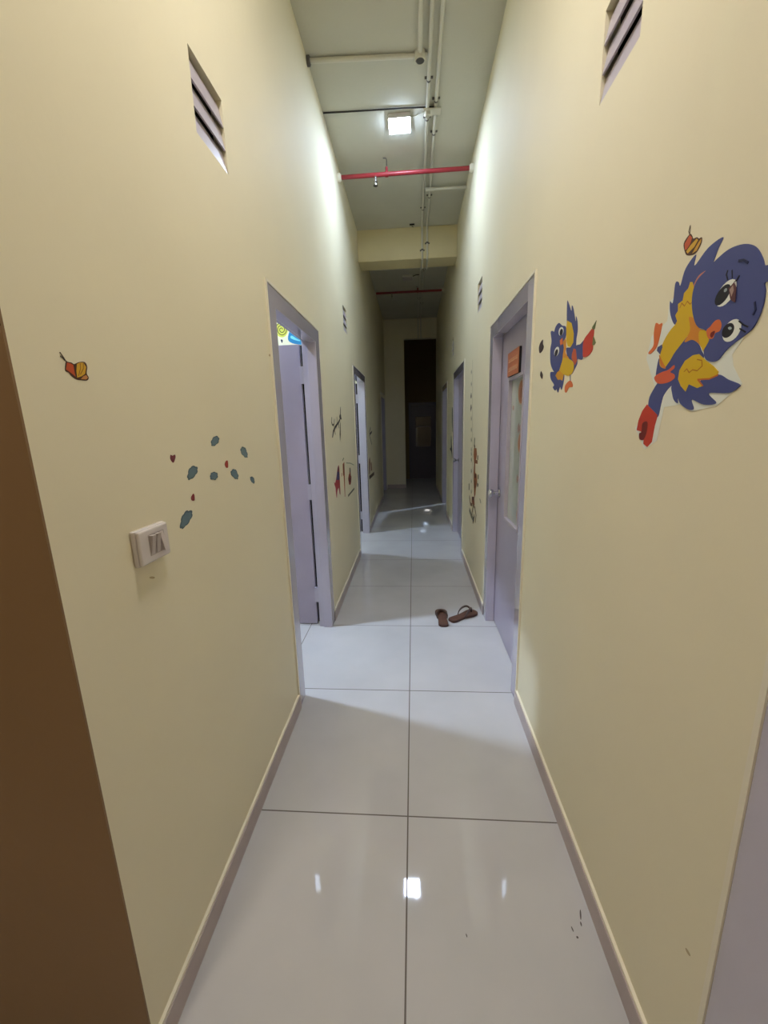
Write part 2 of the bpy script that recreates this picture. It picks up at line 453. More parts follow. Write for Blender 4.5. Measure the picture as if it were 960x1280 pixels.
# dark door at the very end; its two panes sit slightly askew
GA, GB = (-1.854, 0.531), (-2.281, 1.769)
root = empty('door_8', (0.3, 11.0, 0)); structure(root, 'dark door with small glass pane at the far end')
bm = gridwall(bmesh.new(), 'y', 10.985, 11.12, (-0.115, 0.72), (0, 2.0), [(-0.045, 0.65, -1, 1.93)])
obj('frame', bm, M['darkdoor'], root, bevel=0.002)
bm = gridwall(bmesh.new(), 'y', 11.02, 11.06, (-0.042, 0.647), (0.008, 1.927), [(0.06, 0.47, 0.86, 1.64)])
obj('leaf', bm, M['darkdoor'], root)
for z0, z1, px, pz, ax, az in ((1.385, 1.64, 0.243, 1.487, GA[0], GA[1]), (0.86, 1.375, 0.312, 1.281, GB[0], GB[1])):
    g = obj('glass', bx(-0.205, 0.205, 0, 0.004, -(z1-z0)/2, (z1-z0)/2), M['glassdark'], None)
    g.parent = root; g.location = (0.265-0.3, 0.030, (z0+z1)/2)
    g.rotation_euler = (math.radians(-az), 0, math.radians(ax))
obj('glazing_bar', bx(0.06, 0.47, 11.018, 11.05, 1.368, 1.392), M['darkdoor'], root)
bm = gridwall(bmesh.new(), 'y', 11.012, 11.02, (0.045, 0.485), (0.845, 1.655), [(0.062, 0.468, 0.862, 1.638)])
obj('glazing_bead', bm, M['darkdoor'], root)

# ------------------------------------------------------------ wall vents with tilted slats
def vent(side, y0, y1, label):
    s = 1 if side == 'L' else -1; xw = WL if side == 'L' else WR
    r = tag(empty('louvre_vent', (xw, (y0+y1)/2, VZ[0])), label, 'vent', 'louvred wall vents')
    z0, z1 = VZ
    xs = sorted((xw-s*0.046, xw-s*0.040)); b = obj('backing_panel', bx(xs[0], xs[1], y0, y1, z0, z1), M['dark'], r); b['label'] = 'dark panel painted as shade behind the slats'  # near black panel puts the vent's inner shade into colour
    n = 3; pitch = (z1-z0-0.012)/n
    for k in range(n):
        zb = z0+0.001+k*pitch; zt = zb+pitch-0.0050
        A = (xw-s*0.001, zb); B = (xw-s*0.014, zt)          # bottom edge near the wall face, top set back
        bm = bmesh.new(); t = 0.006
        pr = [(A[0],A[1]), (B[0],B[1]), (B[0]-s*t,B[1]), (A[0]-s*t,A[1])]
        lo = [bm.verts.new((p[0], y0+0.002, p[1])) for p in pr]; hi = [bm.verts.new((p[0], y1-0.002, p[1])) for p in pr]
        bm.faces.new(lo); bm.faces.new(hi[::-1])
        for i in range(4): bm.faces.new((lo[i], hi[i], hi[(i+1)%4], lo[(i+1)%4]))
        obj('slat', bm, M['slat'], r)
    return r
vent('L', *VL[0], 'louvred vent high on the left wall before the first left door')
vent('L', *VL[1], 'louvred vent high on the left wall before the second left door')
vent('R', *VR[0], 'louvred vent high on the right wall at the top edge of the view')
vent('R', *VR[1], 'louvred vent high on the right wall between first and second right doors')
vent('R', *VR[2], 'narrow looking vent farthest along the right wall, beyond the second right door')

# ------------------------------------------------------------ light switch
r = tag(empty('light_switch', (WL, 0.873, 1.21)), 'white three gang rocker switch on the left wall below the clouds', 'light switch')
obj('back_box', bx(WL, WL+0.012, 0.817, 0.929, 1.170, 1.254), M['white'], r, bevel=0.004, segs=3)
obj('face_plate', bx(WL+0.010, WL+0.020, 0.819, 0.927, 1.172, 1.252), M['white'], r, bevel=0.006, segs=4)
o = obj('rocker_surround', bx(WL+0.019, WL+0.0204, 0.8495, 0.9085, 1.1885, 1.2375), M['gap'], r); o['label'] = 'darker plate painted as shade around the rockers'  # plate tone darkened to stand for shade between the rockers
for i, t in enumerate((1, 1, -1)):
    y = 0.8525 + i*0.0195
    bm = bmesh.new(); x = WL+0.0195
    h0, h1 = (0.0015, 0.0105) if t > 0 else (0.0105, 0.0015)
    vs = [bm.verts.new(p) for p in ((x,y,1.190),(x,y+0.0128,1.190),(x,y+0.0128,1.236),(x,y,1.236),(x+h0,y,1.190),(x+h0,y+0.0128,1.190),(x+h1,y+0.0128,1.236),(x+h1,y,1.236))]
    for f in ((0,1,2,3),(4,7,6,5),(0,4,5,1),(1,5,6,2),(2,6,7,3),(3,7,4,0)): bm.faces.new([vs[j] for j in f])
    obj('rocker', bm, M['rocker'], r, bevel=0.0008)

# ------------------------------------------------------------ ceiling lamps
def ceiling_lamp(x, y, strength, label, col=(206, 226, 255), group='square ceiling lamps', sz=0.15):
    r = tag(empty('ceiling_light', (x, y, H)), label, 'ceiling light', group)
    obj('housing', bx(x-sz/2, x+sz/2, y-sz/2, y+sz/2, H-0.036, H), M['white'], r, bevel=0.006)
    h = sz/2-0.004
    obj('diffuser', bx(x-h, x+h, y-h, y+h, H-0.0375, H-0.034), emis('lamp diffuser', col, strength), r)
    return r
ceiling_lamp(-0.075, 3.575, LAMP_CORRIDOR, 'glowing square lamp on the corridor ceiling before the red pipe', sz=0.165)
if LAMP_NEAR: ceiling_lamp(-0.075, 0.95, LAMP_NEAR, 'square lamp on the ceiling above the near end of the corridor', (255, 249, 245), sz=0.3)
ceiling_lamp(-1.98, 2.37, LAMP_ROOM, 'square lamp in the first left room')
ceiling_lamp(-1.82, 4.86, LAMP_ROOM*0.55, 'square lamp in the second left room')
ceiling_lamp(1.62, 8.16, LAMP_ROOM*2.2, 'square lamp in the room behind the third right door', sz=0.09)
if LAMP_LOBBY_FILL: ceiling_lamp(-1.2, -1.4, LAMP_LOBBY_FILL, 'added unseen fill lamp in the lobby behind the viewer', (255, 240, 220), sz=0.6)
# off fitting beyond the beam
r = tag(empty('ceiling_light', (-0.06, 6.86, H)), 'unlit flat lamp on the dim ceiling beyond the beam', 'ceiling light')
obj('housing', bx(-0.145, 0.02, 6.78, 6.94, H-0.03, H), M['pvc'], r, bevel=0.005)
obj('diffuser', bx(-0.138, 0.013, 6.787, 6.933, H-0.038, H-0.03), M['white'], r, bevel=0.003)
bm = tube(bmesh.new(), bend([(0.02, 6.86, H-0.008), (0.07, 6.80, H-0.008), (0.13, 6.80, H-0.008)], 0.02), 0.006, 8)
obj('cable', bm, M['black'], r, smooth=True)

# ------------------------------------------------------------ conduits
PR = 0.0115
def conduit(x, label, y_start, r=PR):
    z = H-r-0.003
    yb0, yb1, zb = 5.27-r-0.003, 5.56+r+0.003, 3.345-r-0.003
    pts = [(x, y_start, z), (x, yb0, z), (x, yb0, zb), (x, yb1, zb), (x, yb1, z), (x, YE-r-0.003, z), (x, YE-r-0.003, 3.27)]
    t = tag(empty('conduit', (x, y_start, z)), label, 'conduit', 'long ceiling conduits')
    obj('pipe', tube(bmesh.new(), bend(pts, 0.03), r, 12), M['pvc'], t, smooth=True)
    return t, z
def clip(parent, x, y, z, vertical=False, r=PR):
    bm = bmesh.new()
    if not vertical:
        box(bm, x-r-0.016, x-r-0.001, y-0.008, y+0.008, H-0.006, H); box(bm, x+r+0.001, x+r+0.016, y-0.008, y+0.008, H-0.006, H)
        ring = [(x+(r+0.002)*math.cos(a), (H-r-0.003)-(r+0.002)*math.sin(a)) for a in [math.pi*k/8 for k in range(9)]]
        for p, q in zip(ring, ring[1:]):
            v = [bm.verts.new((p[0],y-0.008,p[1])), bm.verts.new((q[0],y-0.008,q[1])), bm.verts.new((q[0],y+0.008,q[1])), bm.verts.new((p[0],y+0.008,p[1]))]; bm.faces.new(v)
    else:
        box(bm, x-r-0.016, x+r+0.016, y-0.005, y, z-0.008, z+0.008)
        box(bm, x-r-0.002, x+r+0.002, y-2*r-0.006, y-0.002, z-0.008, z+0.008)
    o = obj('clip', bm, M['galv'], parent); o['label'] = 'dark saddle clip'
    return o
ca, zc = conduit(0.128, 'left one of the two long pale conduits, running along the ceiling and over the beam', -2.5)
cb, _ = conduit(0.186, 'right one of the two long pale conduits, running along the ceiling and over the beam', -2.5)
for y in (1.6, 3.21, 3.56, 4.85, 6.3, 8.0): clip(ca, 0.128, y, 0)
for y in (1.9, 3.39, 3.72, 4.62, 6.6, 8.3): clip(cb, 0.186, y, 0)
clip(ca, 0.128, 5.27, 3.43, True); clip(cb, 0.186, 5.27, 3.50, True)
# thick pale conduit that ends in a round junction box and turns to the left wall
t = tag(empty('conduit', (0.068, 3.015, H)), 'pale conduit turning at a round junction box towards the left wall', 'conduit')
z = H-0.017
obj('pipe', tube(bmesh.new(), [(0.068, -2.5, z), (0.068, 3.015, z)], 0.0135, 12), M['pvc'], t, smooth=True)
bm = lathe(bmesh.new(), [(0,0),(0.034,0),(0.034,0.040),(0.030,0.046),(0.026,0.046),(0.026,0.043),(0,0.043)], (0.068, 3.02, H), (0,0,-1), 28)
obj('junction_box', bm, M['pvc'], t, smooth=True)
bm = lathe(bmesh.new(), [(0,0),(0.024,0),(0.024,0.002),(0,0.002)], (0.068, 3.02, H-0.0435), (0,0,-1), 28)
o = obj('box_cover', bm, M['steel'], t); o['label'] = 'dull grey round cover'
obj('branch_pipe', tube(bmesh.new(), [(0.068, 3.02, z), (WL, 2.985, z)], 0.0135, 12), M['pvc'], t, smooth=True)
obj('collar', lathe(bmesh.new(), [(0,0),(0.026,0),(0.026,0.018),(0.018,0.022),(0,0.022)], (WL, 2.985, z), (1,0,0), 20), M['galv'], t, smooth=True)
obj('side_stub', tube(bmesh.new(), [(0.068, 3.02, z), (0.112, 3.02, z)], 0.011, 10), M['pvc'], t, smooth=True)
# short branch to the right wall
t = tag(empty('conduit', (0.186, 4.45, H)), 'short pale conduit branching to the right wall behind the red pipe', 'conduit')
obj('pipe', tube(bmesh.new(), [(0.150, 4.45, H-0.036), (WR, 4.45, H-0.036)], 0.013, 12), M['pvc'], t, smooth=True)
obj('coupling', tube(bmesh.new(), [(0.142, 4.45, H-0.036), (0.222, 4.45, H-0.036)], 0.017, 14), M['pvc'], t, smooth=True)
# flat coupling piece between the two conduits
t = tag(empty('coupling_box', (0.13, 3.46, H)), 'small pale junction piece joined to the conduits beside the lamp', 'junction box')
obj('body', bx(0.098, 0.222, 3.43, 3.50, H-0.0365, H-0.0275), M['pvc'], t, bevel=0.003)
obj('neck', lathe(bmesh.new(), [(0,0),(0.022,0),(0.022,0.02),(0.018,0.026),(0,0.026)], (0.128, 3.46, H-0.0365), (0,0,-1), 22), M['pvc'], t, smooth=True)
# thin dark cable across the ceiling
pts = [(WL+0.004, 3.432, H-0.006), (-0.5, 3.437, H-0.006), (-0.25, 3.44, H-0.009), (-0.05, 3.449, H-0.006), (0.08, 3.455, H-0.008), (0.20, 3.455, H-0.012)]
t = tag(obj('cable', tube(bmesh.new(), bend(pts, 0.05), 0.0048, 8), M['black'], smooth=True), 'thin dark cable crossing the ceiling just before the lamp', 'cable')
tag(obj('cable', tube(bmesh.new(), bend([(0.098, 3.50, H-0.01), (0.05, 3.53, H-0.008), (0.008, 3.55, H-0.008)], 0.02), 0.004, 8), M['pvc'], smooth=True), 'short pale cable from the junction piece to the lit lamp', 'cable')
# small dark hook on the ceiling before the beam
t = tag(empty('ceiling_hook', (0.013, 5.2, H)), 'tiny dark hook on the ceiling just before the beam', 'hook')
obj('plate', bx(-0.015, 0.041, 5.19, 5.215, H-0.010, H), M['dark'], t, bevel=0.002)
obj('hook', tube(bmesh.new(), bend([(0.013, 5.2, H-0.008), (0.013, 5.2, H-0.03), (0.03, 5.2, H-0.03)], 0.01), 0.003, 8), M['dark'], t, smooth=True)

# ------------------------------------------------------------ fire pipes with sprinkler
def fire_pipe(y, z, r, label, rod_x, head_x):
    t = tag(empty('fire_pipe', (0, y, z)), label, 'fire pipe')
    obj('pipe', tube(bmesh.new(), [(WL, y, z), (WR, y, z)], r, 20), M['red'], t, smooth=True)
    for x, s in ((WL, 1), (WR, -1)):
        o = obj('wall_flange', lathe(bmesh.new(), [(0,0),(r+0.016,0),(r+0.016,0.02),(r+0.006,0.034),(0,0.034)], (x, y, z), (s,0,0), 20), M['bead'], t, smooth=True); o['label'] = 'cream plaster collar'
    o = obj('pipe_clamp', tube(bmesh.new(), [(rod_x-0.013, y, z), (rod_x+0.013, y, z)], r+0.005, 20), M['red'], t, smooth=True)
    obj('clamp_neck', tube(bmesh.new(), [(rod_x, y, z), (rod_x, y, z+r+0.035)], 0.011, 12), M['red'], t, smooth=True)
    o = obj('hanger_rod', tube(bmesh.new(), bend([(rod_x, y, z+r+0.03), (rod_x, y, H-0.008), (rod_x-0.03, y, H-0.006)], 0.02), 0.0048, 8), M['steel'], t, smooth=True); o['label'] = 'bright threaded steel rod'
    bm = lathe(bmesh.new(), [(0,0),(0.013,0),(0.013,0.018),(0.009,0.022),(0.009,0.03),(0.016,0.034),(0.016,0.042),(0.005,0.046),(0.004,0.062),(0.020,0.066),(0.020,0.068),(0,0.070)], (head_x, y, z-r+0.004), (0,0,-1), 18)
    o = obj('sprinkler_head', bm, M['chrome'], t, smooth=True); o['label'] = 'small bright sprinkler head'
fire_pipe(3.99, 3.555, 0.0170, 'red fire pipe across the corridor just beyond the lit lamp', -0.20, -0.298)
fire_pipe(7.35, 3.60, 0.0170, 'second red fire pipe across the dim ceiling beyond the beam', 0.1, -0.33)

# ------------------------------------------------------------ stickers on the walls

# sticker outlines: side, name, label, category, group, [(kind, [(distance along the corridor, height)...], colour)]
STICKERS = [
('R', 'bird_sticker', 'large blue and yellow cartoon bird sticker flying head up high on the right wall', 'sticker', None, [('p', [(0.9473, 1.7014), (0.9481, 1.664), (1.0001, 1.645), (1.0135, 1.5998), (0.9531, 1.5139), (1.0313, 1.4453), (0.9816, 1.3972), (0.9378, 1.4182), (0.9246, 1.4892), (0.8728, 1.4926), (0.8365, 1.4782), (0.7718, 1.486), (0.7324, 1.5103), (0.7215, 1.5182), (0.7461, 1.5486), (0.7527, 1.5672), (0.7329, 1.5897), (0.7689, 1.6113), (0.8246, 1.7153), (0.855, 1.7253)], (224, 216, 194)), ('s', [(0.9221, 1.6517), (0.9405, 1.6765), (0.946, 1.7011), (0.9357, 1.6958), (0.9348, 1.731), (0.9246, 1.7306), (0.9172, 1.7223), (0.9066, 1.7489), (0.8802, 1.7638), (0.8801, 1.7447), (0.8479, 1.7625), (0.8126, 1.7657), (0.8205, 1.7507), (0.8354, 1.7234), (0.8629, 1.7153), (0.8709, 1.6986), (0.8775, 1.6842), (0.9048, 1.6541)], (70, 72, 112)), ('s', [(0.8428, 1.7249), (0.8644, 1.7227), (0.8762, 1.7099), (0.8806, 1.6998), (0.8692, 1.69), (0.8636, 1.706), (0.851, 1.7178)], (190, 112, 85)), ('p', [(0.8709, 1.6986), (0.8797, 1.7167), (0.8871, 1.719), (0.8905, 1.7093), (0.9021, 1.7037), (0.9036, 1.6913), (0.9174, 1.6882), (0.9149, 1.6755), (0.9224, 1.6686), (0.914, 1.6562), (0.9188, 1.6502), (0.8873, 1.6518), (0.8562, 1.6429), (0.8694, 1.6755)], (205, 158, 25)), ('l', [(0.9098, 1.6793), (0.9055, 1.6868), (0.8956, 1.6791), (0.8885, 1.6856), (0.8789, 1.678), (0.8727, 1.6813)], (165, 100, 20), 0.002), ('p', [(0.9551, 1.576), (0.8991, 1.6251), (0.8417, 1.609), (0.8644, 1.5778), (0.9255, 1.5591)], (70, 72, 112)), ('s', [(0.9593, 1.5975), (0.9566, 1.6178), (0.9409, 1.637), (0.9188, 1.6502), (0.8936, 1.6549), (0.8737, 1.6519), (0.8674, 1.6389), (0.871, 1.6247), (0.8902, 1.6096), (0.9082, 1.5968), (0.9235, 1.581), (0.9405, 1.5696), (0.9586, 1.5764)], (205, 158, 25)), ('s', [(0.8769, 1.6544), (0.8565, 1.6447), (0.8428, 1.627), (0.8216, 1.6187), (0.8159, 1.6025), (0.8209, 1.5843), (0.84, 1.6005), (0.8602, 1.6108), (0.882, 1.6108), (0.8692, 1.6293)], (200, 120, 35)), ('s', [(0.8418, 1.622), (0.8241, 1.6193), (0.813, 1.6067), (0.8164, 1.5931), (0.8216, 1.5828), (0.8309, 1.5924), (0.8403, 1.6071)], (205, 158, 25)), ('s', [(0.963, 1.5924), (0.9551, 1.576), (0.9358, 1.569), (0.9117, 1.5747), (0.8969, 1.5904), (0.8804, 1.6026), (0.8599, 1.6091), (0.8411, 1.6007), (0.8299, 1.5874), (0.8218, 1.5715), (0.8644, 1.5641), (0.8774, 1.5447), (0.8863, 1.5314), (0.9075, 1.5314), (0.9296, 1.5143), (0.9358, 1.4954), (0.943, 1.4693), (0.9675, 1.4786), (0.9824, 1.4872), (0.9835, 1.5118), (0.9673, 1.5326), (0.9559, 1.5453), (0.9674, 1.5582)], (70, 72, 112)), ('s', [(0.9632, 1.6), (0.9516, 1.5755), (0.9338, 1.5687), (0.9505, 1.5867)], (200, 110, 35)), ('p', [(0.9719, 1.6167), (0.957, 1.6197), (0.9538, 1.6136), (0.9598, 1.6002), (0.9734, 1.61)], (70, 72, 112)), ('s', [(0.9891, 1.6688), (0.9757, 1.6635), (0.9656, 1.6635), (0.966, 1.6487), (0.9704, 1.6297), (0.9768, 1.6168), (0.9963, 1.6071), (1.006, 1.6114), (0.9887, 1.6234), (0.9923, 1.6492)], (205, 98, 45)), ('s', [(0.9716, 1.5547), (0.9489, 1.5619), (0.9234, 1.5645), (0.9062, 1.5714), (0.9037, 1.5649), (0.9161, 1.5592), (0.9013, 1.5527), (0.9008, 1.5443), (0.9246, 1.5385), (0.957, 1.5408)], (205, 85, 50)), ('p', [(0.9897, 1.4978), (0.9438, 1.4733), (0.9504, 1.4502), (0.9551, 1.4154), (0.9705, 1.4034), (0.9871, 1.4098), (0.9872, 1.4183), (1.0056, 1.4188), (1.0011, 1.4371), (1.022, 1.4402), (1.0182, 1.4627), (1.0063, 1.4838)], (185, 55, 35)), ('s', [(0.9993, 1.4562), (0.9799, 1.4591), (0.978, 1.4375), (0.9875, 1.4195), (1.0049, 1.4197), (1.0091, 1.4326), (1.0003, 1.4371)], (110, 30, 25)), ('s', [(0.9056, 1.5312), (0.8873, 1.5422), (0.8644, 1.5364), (0.8252, 1.5259), (0.817, 1.5351), (0.778, 1.5389), (0.7522, 1.5279), (0.7261, 1.518), (0.7281, 1.5126), (0.7477, 1.5057), (0.7947, 1.5084), (0.7728, 1.4908), (0.8029, 1.4892), (0.8381, 1.4997), (0.8295, 1.4828), (0.8454, 1.4823), (0.8701, 1.4936), (0.8828, 1.5076), (0.8792, 1.4955), (0.8925, 1.502), (0.9014, 1.5162)], (70, 72, 112)), ('p', [(0.8508, 1.5818), (0.8337, 1.5812), (0.8136, 1.5671), (0.7924, 1.5547), (0.7776, 1.5435), (0.7799, 1.5375), (0.7975, 1.5341), (0.8271, 1.5354), (0.8116, 1.5231), (0.8265, 1.52), (0.852, 1.5293), (0.8587, 1.516), (0.8758, 1.5279), (0.8873, 1.5422), (0.886, 1.5592), (0.8721, 1.5748)], (205, 158, 25)), ('l', [(0.7778, 1.5379), (0.7975, 1.5337), (0.8281, 1.5355), (0.8121, 1.5228)], (185, 92, 30), 0.003), ('l', [(0.8708, 1.5545), (0.8634, 1.5588), (0.8553, 1.551), (0.8465, 1.555), (0.8328, 1.5517), (0.8207, 1.5584), (0.8237, 1.5686), (0.8369, 1.5721)], (165, 100, 20), 0.002), ('s', [(0.8715, 1.6728), (0.8739, 1.6978), (0.8655, 1.7155), (0.845, 1.7242), (0.8194, 1.7342), (0.7947, 1.7396), (0.7704, 1.7375), (0.7495, 1.7306), (0.7317, 1.718), (0.7177, 1.6993), (0.7117, 1.6878), (0.705, 1.6855), (0.6884, 1.6741), (0.6972, 1.6708), (0.6802, 1.6567), (0.7053, 1.6627), (0.7026, 1.6496), (0.7027, 1.6302), (0.7081, 1.6131), (0.7167, 1.6002), (0.7334, 1.592), (0.7513, 1.5845), (0.7679, 1.575), (0.7808, 1.564), (0.7962, 1.5621), (0.8142, 1.5698), (0.8219, 1.5845), (0.8164, 1.5931), (0.8114, 1.6032), (0.8242, 1.6199), (0.846, 1.6303), (0.8606, 1.6472)], (70, 72, 112)), ('s', [(0.8031, 1.6308), (0.7919, 1.6304), (0.7852, 1.6208), (0.7877, 1.6117), (0.798, 1.6099), (0.8019, 1.6023), (0.814, 1.6047), (0.8216, 1.6187), (0.8132, 1.6238)], (205, 98, 45)), ('s', [(0.7998, 1.6142), (0.7996, 1.6087), (0.8046, 1.6041), (0.8099, 1.6076), (0.8087, 1.613)], (110, 30, 25)), ('p', [(0.7685, 1.686), (0.7647, 1.6821), (0.7628, 1.677), (0.7629, 1.6714), (0.765, 1.6656), (0.769, 1.6602), (0.7746, 1.6558), (0.7812, 1.6526), (0.7882, 1.6512), (0.795, 1.6517), (0.8008, 1.654), (0.8049, 1.6581), (0.807, 1.6634), (0.8068, 1.6695), (0.8043, 1.6756), (0.7999, 1.6811), (0.7939, 1.6854), (0.7871, 1.6882), (0.7802, 1.6893), (0.7738, 1.6885)], (225, 222, 212)), ('p', [(0.7795, 1.6821), (0.7767, 1.6791), (0.7753, 1.6753), (0.7755, 1.6709), (0.7774, 1.6664), (0.7806, 1.6622), (0.785, 1.6586), (0.7902, 1.6561), (0.7957, 1.6549), (0.8008, 1.6552), (0.8052, 1.657), (0.8083, 1.66), (0.8097, 1.664), (0.8094, 1.6687), (0.8074, 1.6734), (0.8038, 1.6777), (0.7992, 1.6811), (0.7939, 1.6834), (0.7885, 1.6844), (0.7836, 1.6839)], (28, 24, 28)), ('p', [(0.7846, 1.6778), (0.7838, 1.6771), (0.7834, 1.6763), (0.7832, 1.6753), (0.7835, 1.6744), (0.784, 1.6736), (0.7849, 1.673), (0.7859, 1.6727), (0.787, 1.6726), (0.7882, 1.6728), (0.7892, 1.6733), (0.7899, 1.674), (0.7904, 1.6749), (0.7905, 1.6758), (0.7903, 1.6767), (0.7897, 1.6775), (0.7889, 1.6781), (0.7878, 1.6785), (0.7867, 1.6785), (0.7856, 1.6783)], (150, 150, 140)), ('p', [(0.7471, 1.62), (0.743, 1.6164), (0.7406, 1.6119), (0.7398, 1.6068), (0.7409, 1.6017), (0.7438, 1.597), (0.7481, 1.5931), (0.7536, 1.5904), (0.7597, 1.5893), (0.7658, 1.5898), (0.7713, 1.592), (0.7757, 1.5957), (0.7784, 1.6004), (0.7792, 1.6058), (0.7779, 1.6112), (0.7747, 1.616), (0.77, 1.6199), (0.7643, 1.6223), (0.7582, 1.6231), (0.7523, 1.6223)], (225, 222, 212)), ('p', [(0.7595, 1.6171), (0.7566, 1.6146), (0.7547, 1.6114), (0.754, 1.608), (0.7547, 1.6045), (0.7565, 1.6014), (0.7595, 1.5989), (0.7633, 1.5973), (0.7675, 1.5967), (0.7718, 1.5972), (0.7756, 1.5988), (0.7788, 1.6014), (0.7808, 1.6046), (0.7814, 1.6082), (0.7807, 1.6118), (0.7787, 1.615), (0.7756, 1.6174), (0.7717, 1.619), (0.7674, 1.6194), (0.7632, 1.6188)], (28, 24, 28)), ('p', [(0.7597, 1.6099), (0.7597, 1.6092), (0.7602, 1.6087), (0.761, 1.6084), (0.7621, 1.6083), (0.7634, 1.6084), (0.7648, 1.6088), (0.766, 1.6094), (0.7671, 1.6102), (0.7678, 1.611), (0.7682, 1.6118), (0.7681, 1.6125), (0.7677, 1.613), (0.7668, 1.6134), (0.7657, 1.6134), (0.7644, 1.6133), (0.7631, 1.6129), (0.7618, 1.6123), (0.7608, 1.6115), (0.76, 1.6107)], (170, 170, 160)), ('l', [(0.7849, 1.6908), (0.7902, 1.7005), (0.788, 1.7061)], (28, 24, 28), 0.002), ('l', [(0.7747, 1.6904), (0.7779, 1.7027)], (28, 24, 28), 0.002), ('l', [(0.7653, 1.6832), (0.7598, 1.689)], (28, 24, 28), 0.002), ('l', [(0.7462, 1.6178), (0.7351, 1.6097), (0.7256, 1.6049)], (28, 24, 28), 0.002), ('l', [(0.7418, 1.6056), (0.729, 1.5978)], (28, 24, 28), 0.002), ('l', [(0.7654, 1.7128), (0.7554, 1.7104), (0.7454, 1.7031)], (30, 32, 60), 0.0035), ('l', [(0.7184, 1.6209), (0.715, 1.6268), (0.7188, 1.6384)], (30, 32, 60), 0.003)]),
('R', 'butterfly_sticker', 'small brown and pink butterfly sticker stuck over an eye of the large blue bird', 'sticker', 'orange butterflies', [('p', [(0.7778, 1.6758), (0.767, 1.6818), (0.7603, 1.672), (0.7584, 1.649), (0.766, 1.6533), (0.771, 1.6581)], (92, 50, 48)), ('p', [(0.7752, 1.673), (0.7685, 1.6778), (0.7652, 1.6692), (0.7686, 1.6603)], (165, 130, 110)), ('l', [(0.767, 1.6818), (0.7617, 1.6849)], (60, 40, 40), 0.001)]),
('R', 'butterfly_sticker', 'small orange butterfly sticker above the raised wing of the large blue bird', 'sticker', 'orange butterflies', [('s', [(0.9064, 1.808), (0.898, 1.8016), (0.8941, 1.7958), (0.8834, 1.7937), (0.8771, 1.7891), (0.8695, 1.7882), (0.8676, 1.7812), (0.8707, 1.7742), (0.8787, 1.7673), (0.8881, 1.766), (0.9048, 1.7709), (0.9136, 1.7785), (0.922, 1.7982)], (75, 42, 20)), ('p', [(0.9061, 1.8065), (0.8975, 1.7988), (0.9012, 1.7893), (0.9102, 1.7832), (0.9157, 1.7845), (0.9192, 1.7962)], (190, 80, 40)), ('p', [(0.8836, 1.7916), (0.8786, 1.7872), (0.888, 1.7791), (0.9055, 1.7746), (0.911, 1.7801), (0.8993, 1.7869)], (205, 150, 40)), ('p', [(0.8702, 1.7863), (0.8701, 1.7805), (0.8793, 1.77), (0.8916, 1.7695), (0.8846, 1.7762), (0.8764, 1.783)], (200, 140, 45)), ('l', [(0.907, 1.8082), (0.9105, 1.8143), (0.908, 1.8234)], (90, 70, 50), 0.0012), ('l', [(0.9064, 1.808), (0.9061, 1.815), (0.9074, 1.8231)], (90, 70, 50), 0.0012)]),
('L', 'butterfly_sticker', 'small orange butterfly sticker alone on the left wall near the corner', 'sticker', 'orange butterflies', [('s', [(0.7322, 1.5976), (0.7353, 1.597), (0.7435, 1.5967), (0.749, 1.5949), (0.7541, 1.5966), (0.7609, 1.5996), (0.7711, 1.602), (0.7778, 1.6009), (0.7802, 1.5937), (0.7762, 1.5815), (0.7794, 1.5738), (0.773, 1.5678), (0.7587, 1.5669), (0.748, 1.5674), (0.7385, 1.5721), (0.7333, 1.5776), (0.7266, 1.5813)], (70, 38, 20)), ('p', [(0.7336, 1.5953), (0.7412, 1.5948), (0.7472, 1.5926), (0.747, 1.5802), (0.7477, 1.5721), (0.7397, 1.5773), (0.7334, 1.5807), (0.7287, 1.5826)], (185, 72, 30)), ('p', [(0.7559, 1.5958), (0.7635, 1.5994), (0.7721, 1.6006), (0.7775, 1.5934), (0.7715, 1.5799), (0.7619, 1.5746), (0.7508, 1.5708), (0.7518, 1.5829)], (205, 148, 35)), ('l', [(0.7639, 1.5979), (0.7623, 1.5883), (0.7551, 1.5749)], (110, 70, 20), 0.0012), ('l', [(0.7717, 1.599), (0.7695, 1.5892), (0.7598, 1.5775)], (110, 70, 20), 0.0012), ('p', [(0.7662, 1.5751), (0.7739, 1.5781), (0.7772, 1.5736), (0.772, 1.5698), (0.7592, 1.5691)], (190, 120, 60)), ('l', [(0.7316, 1.5975), (0.727, 1.6048), (0.7223, 1.6109)], (60, 45, 35), 0.0015), ('l', [(0.731, 1.5979), (0.7264, 1.6022), (0.722, 1.6045)], (60, 45, 35), 0.0015)]),
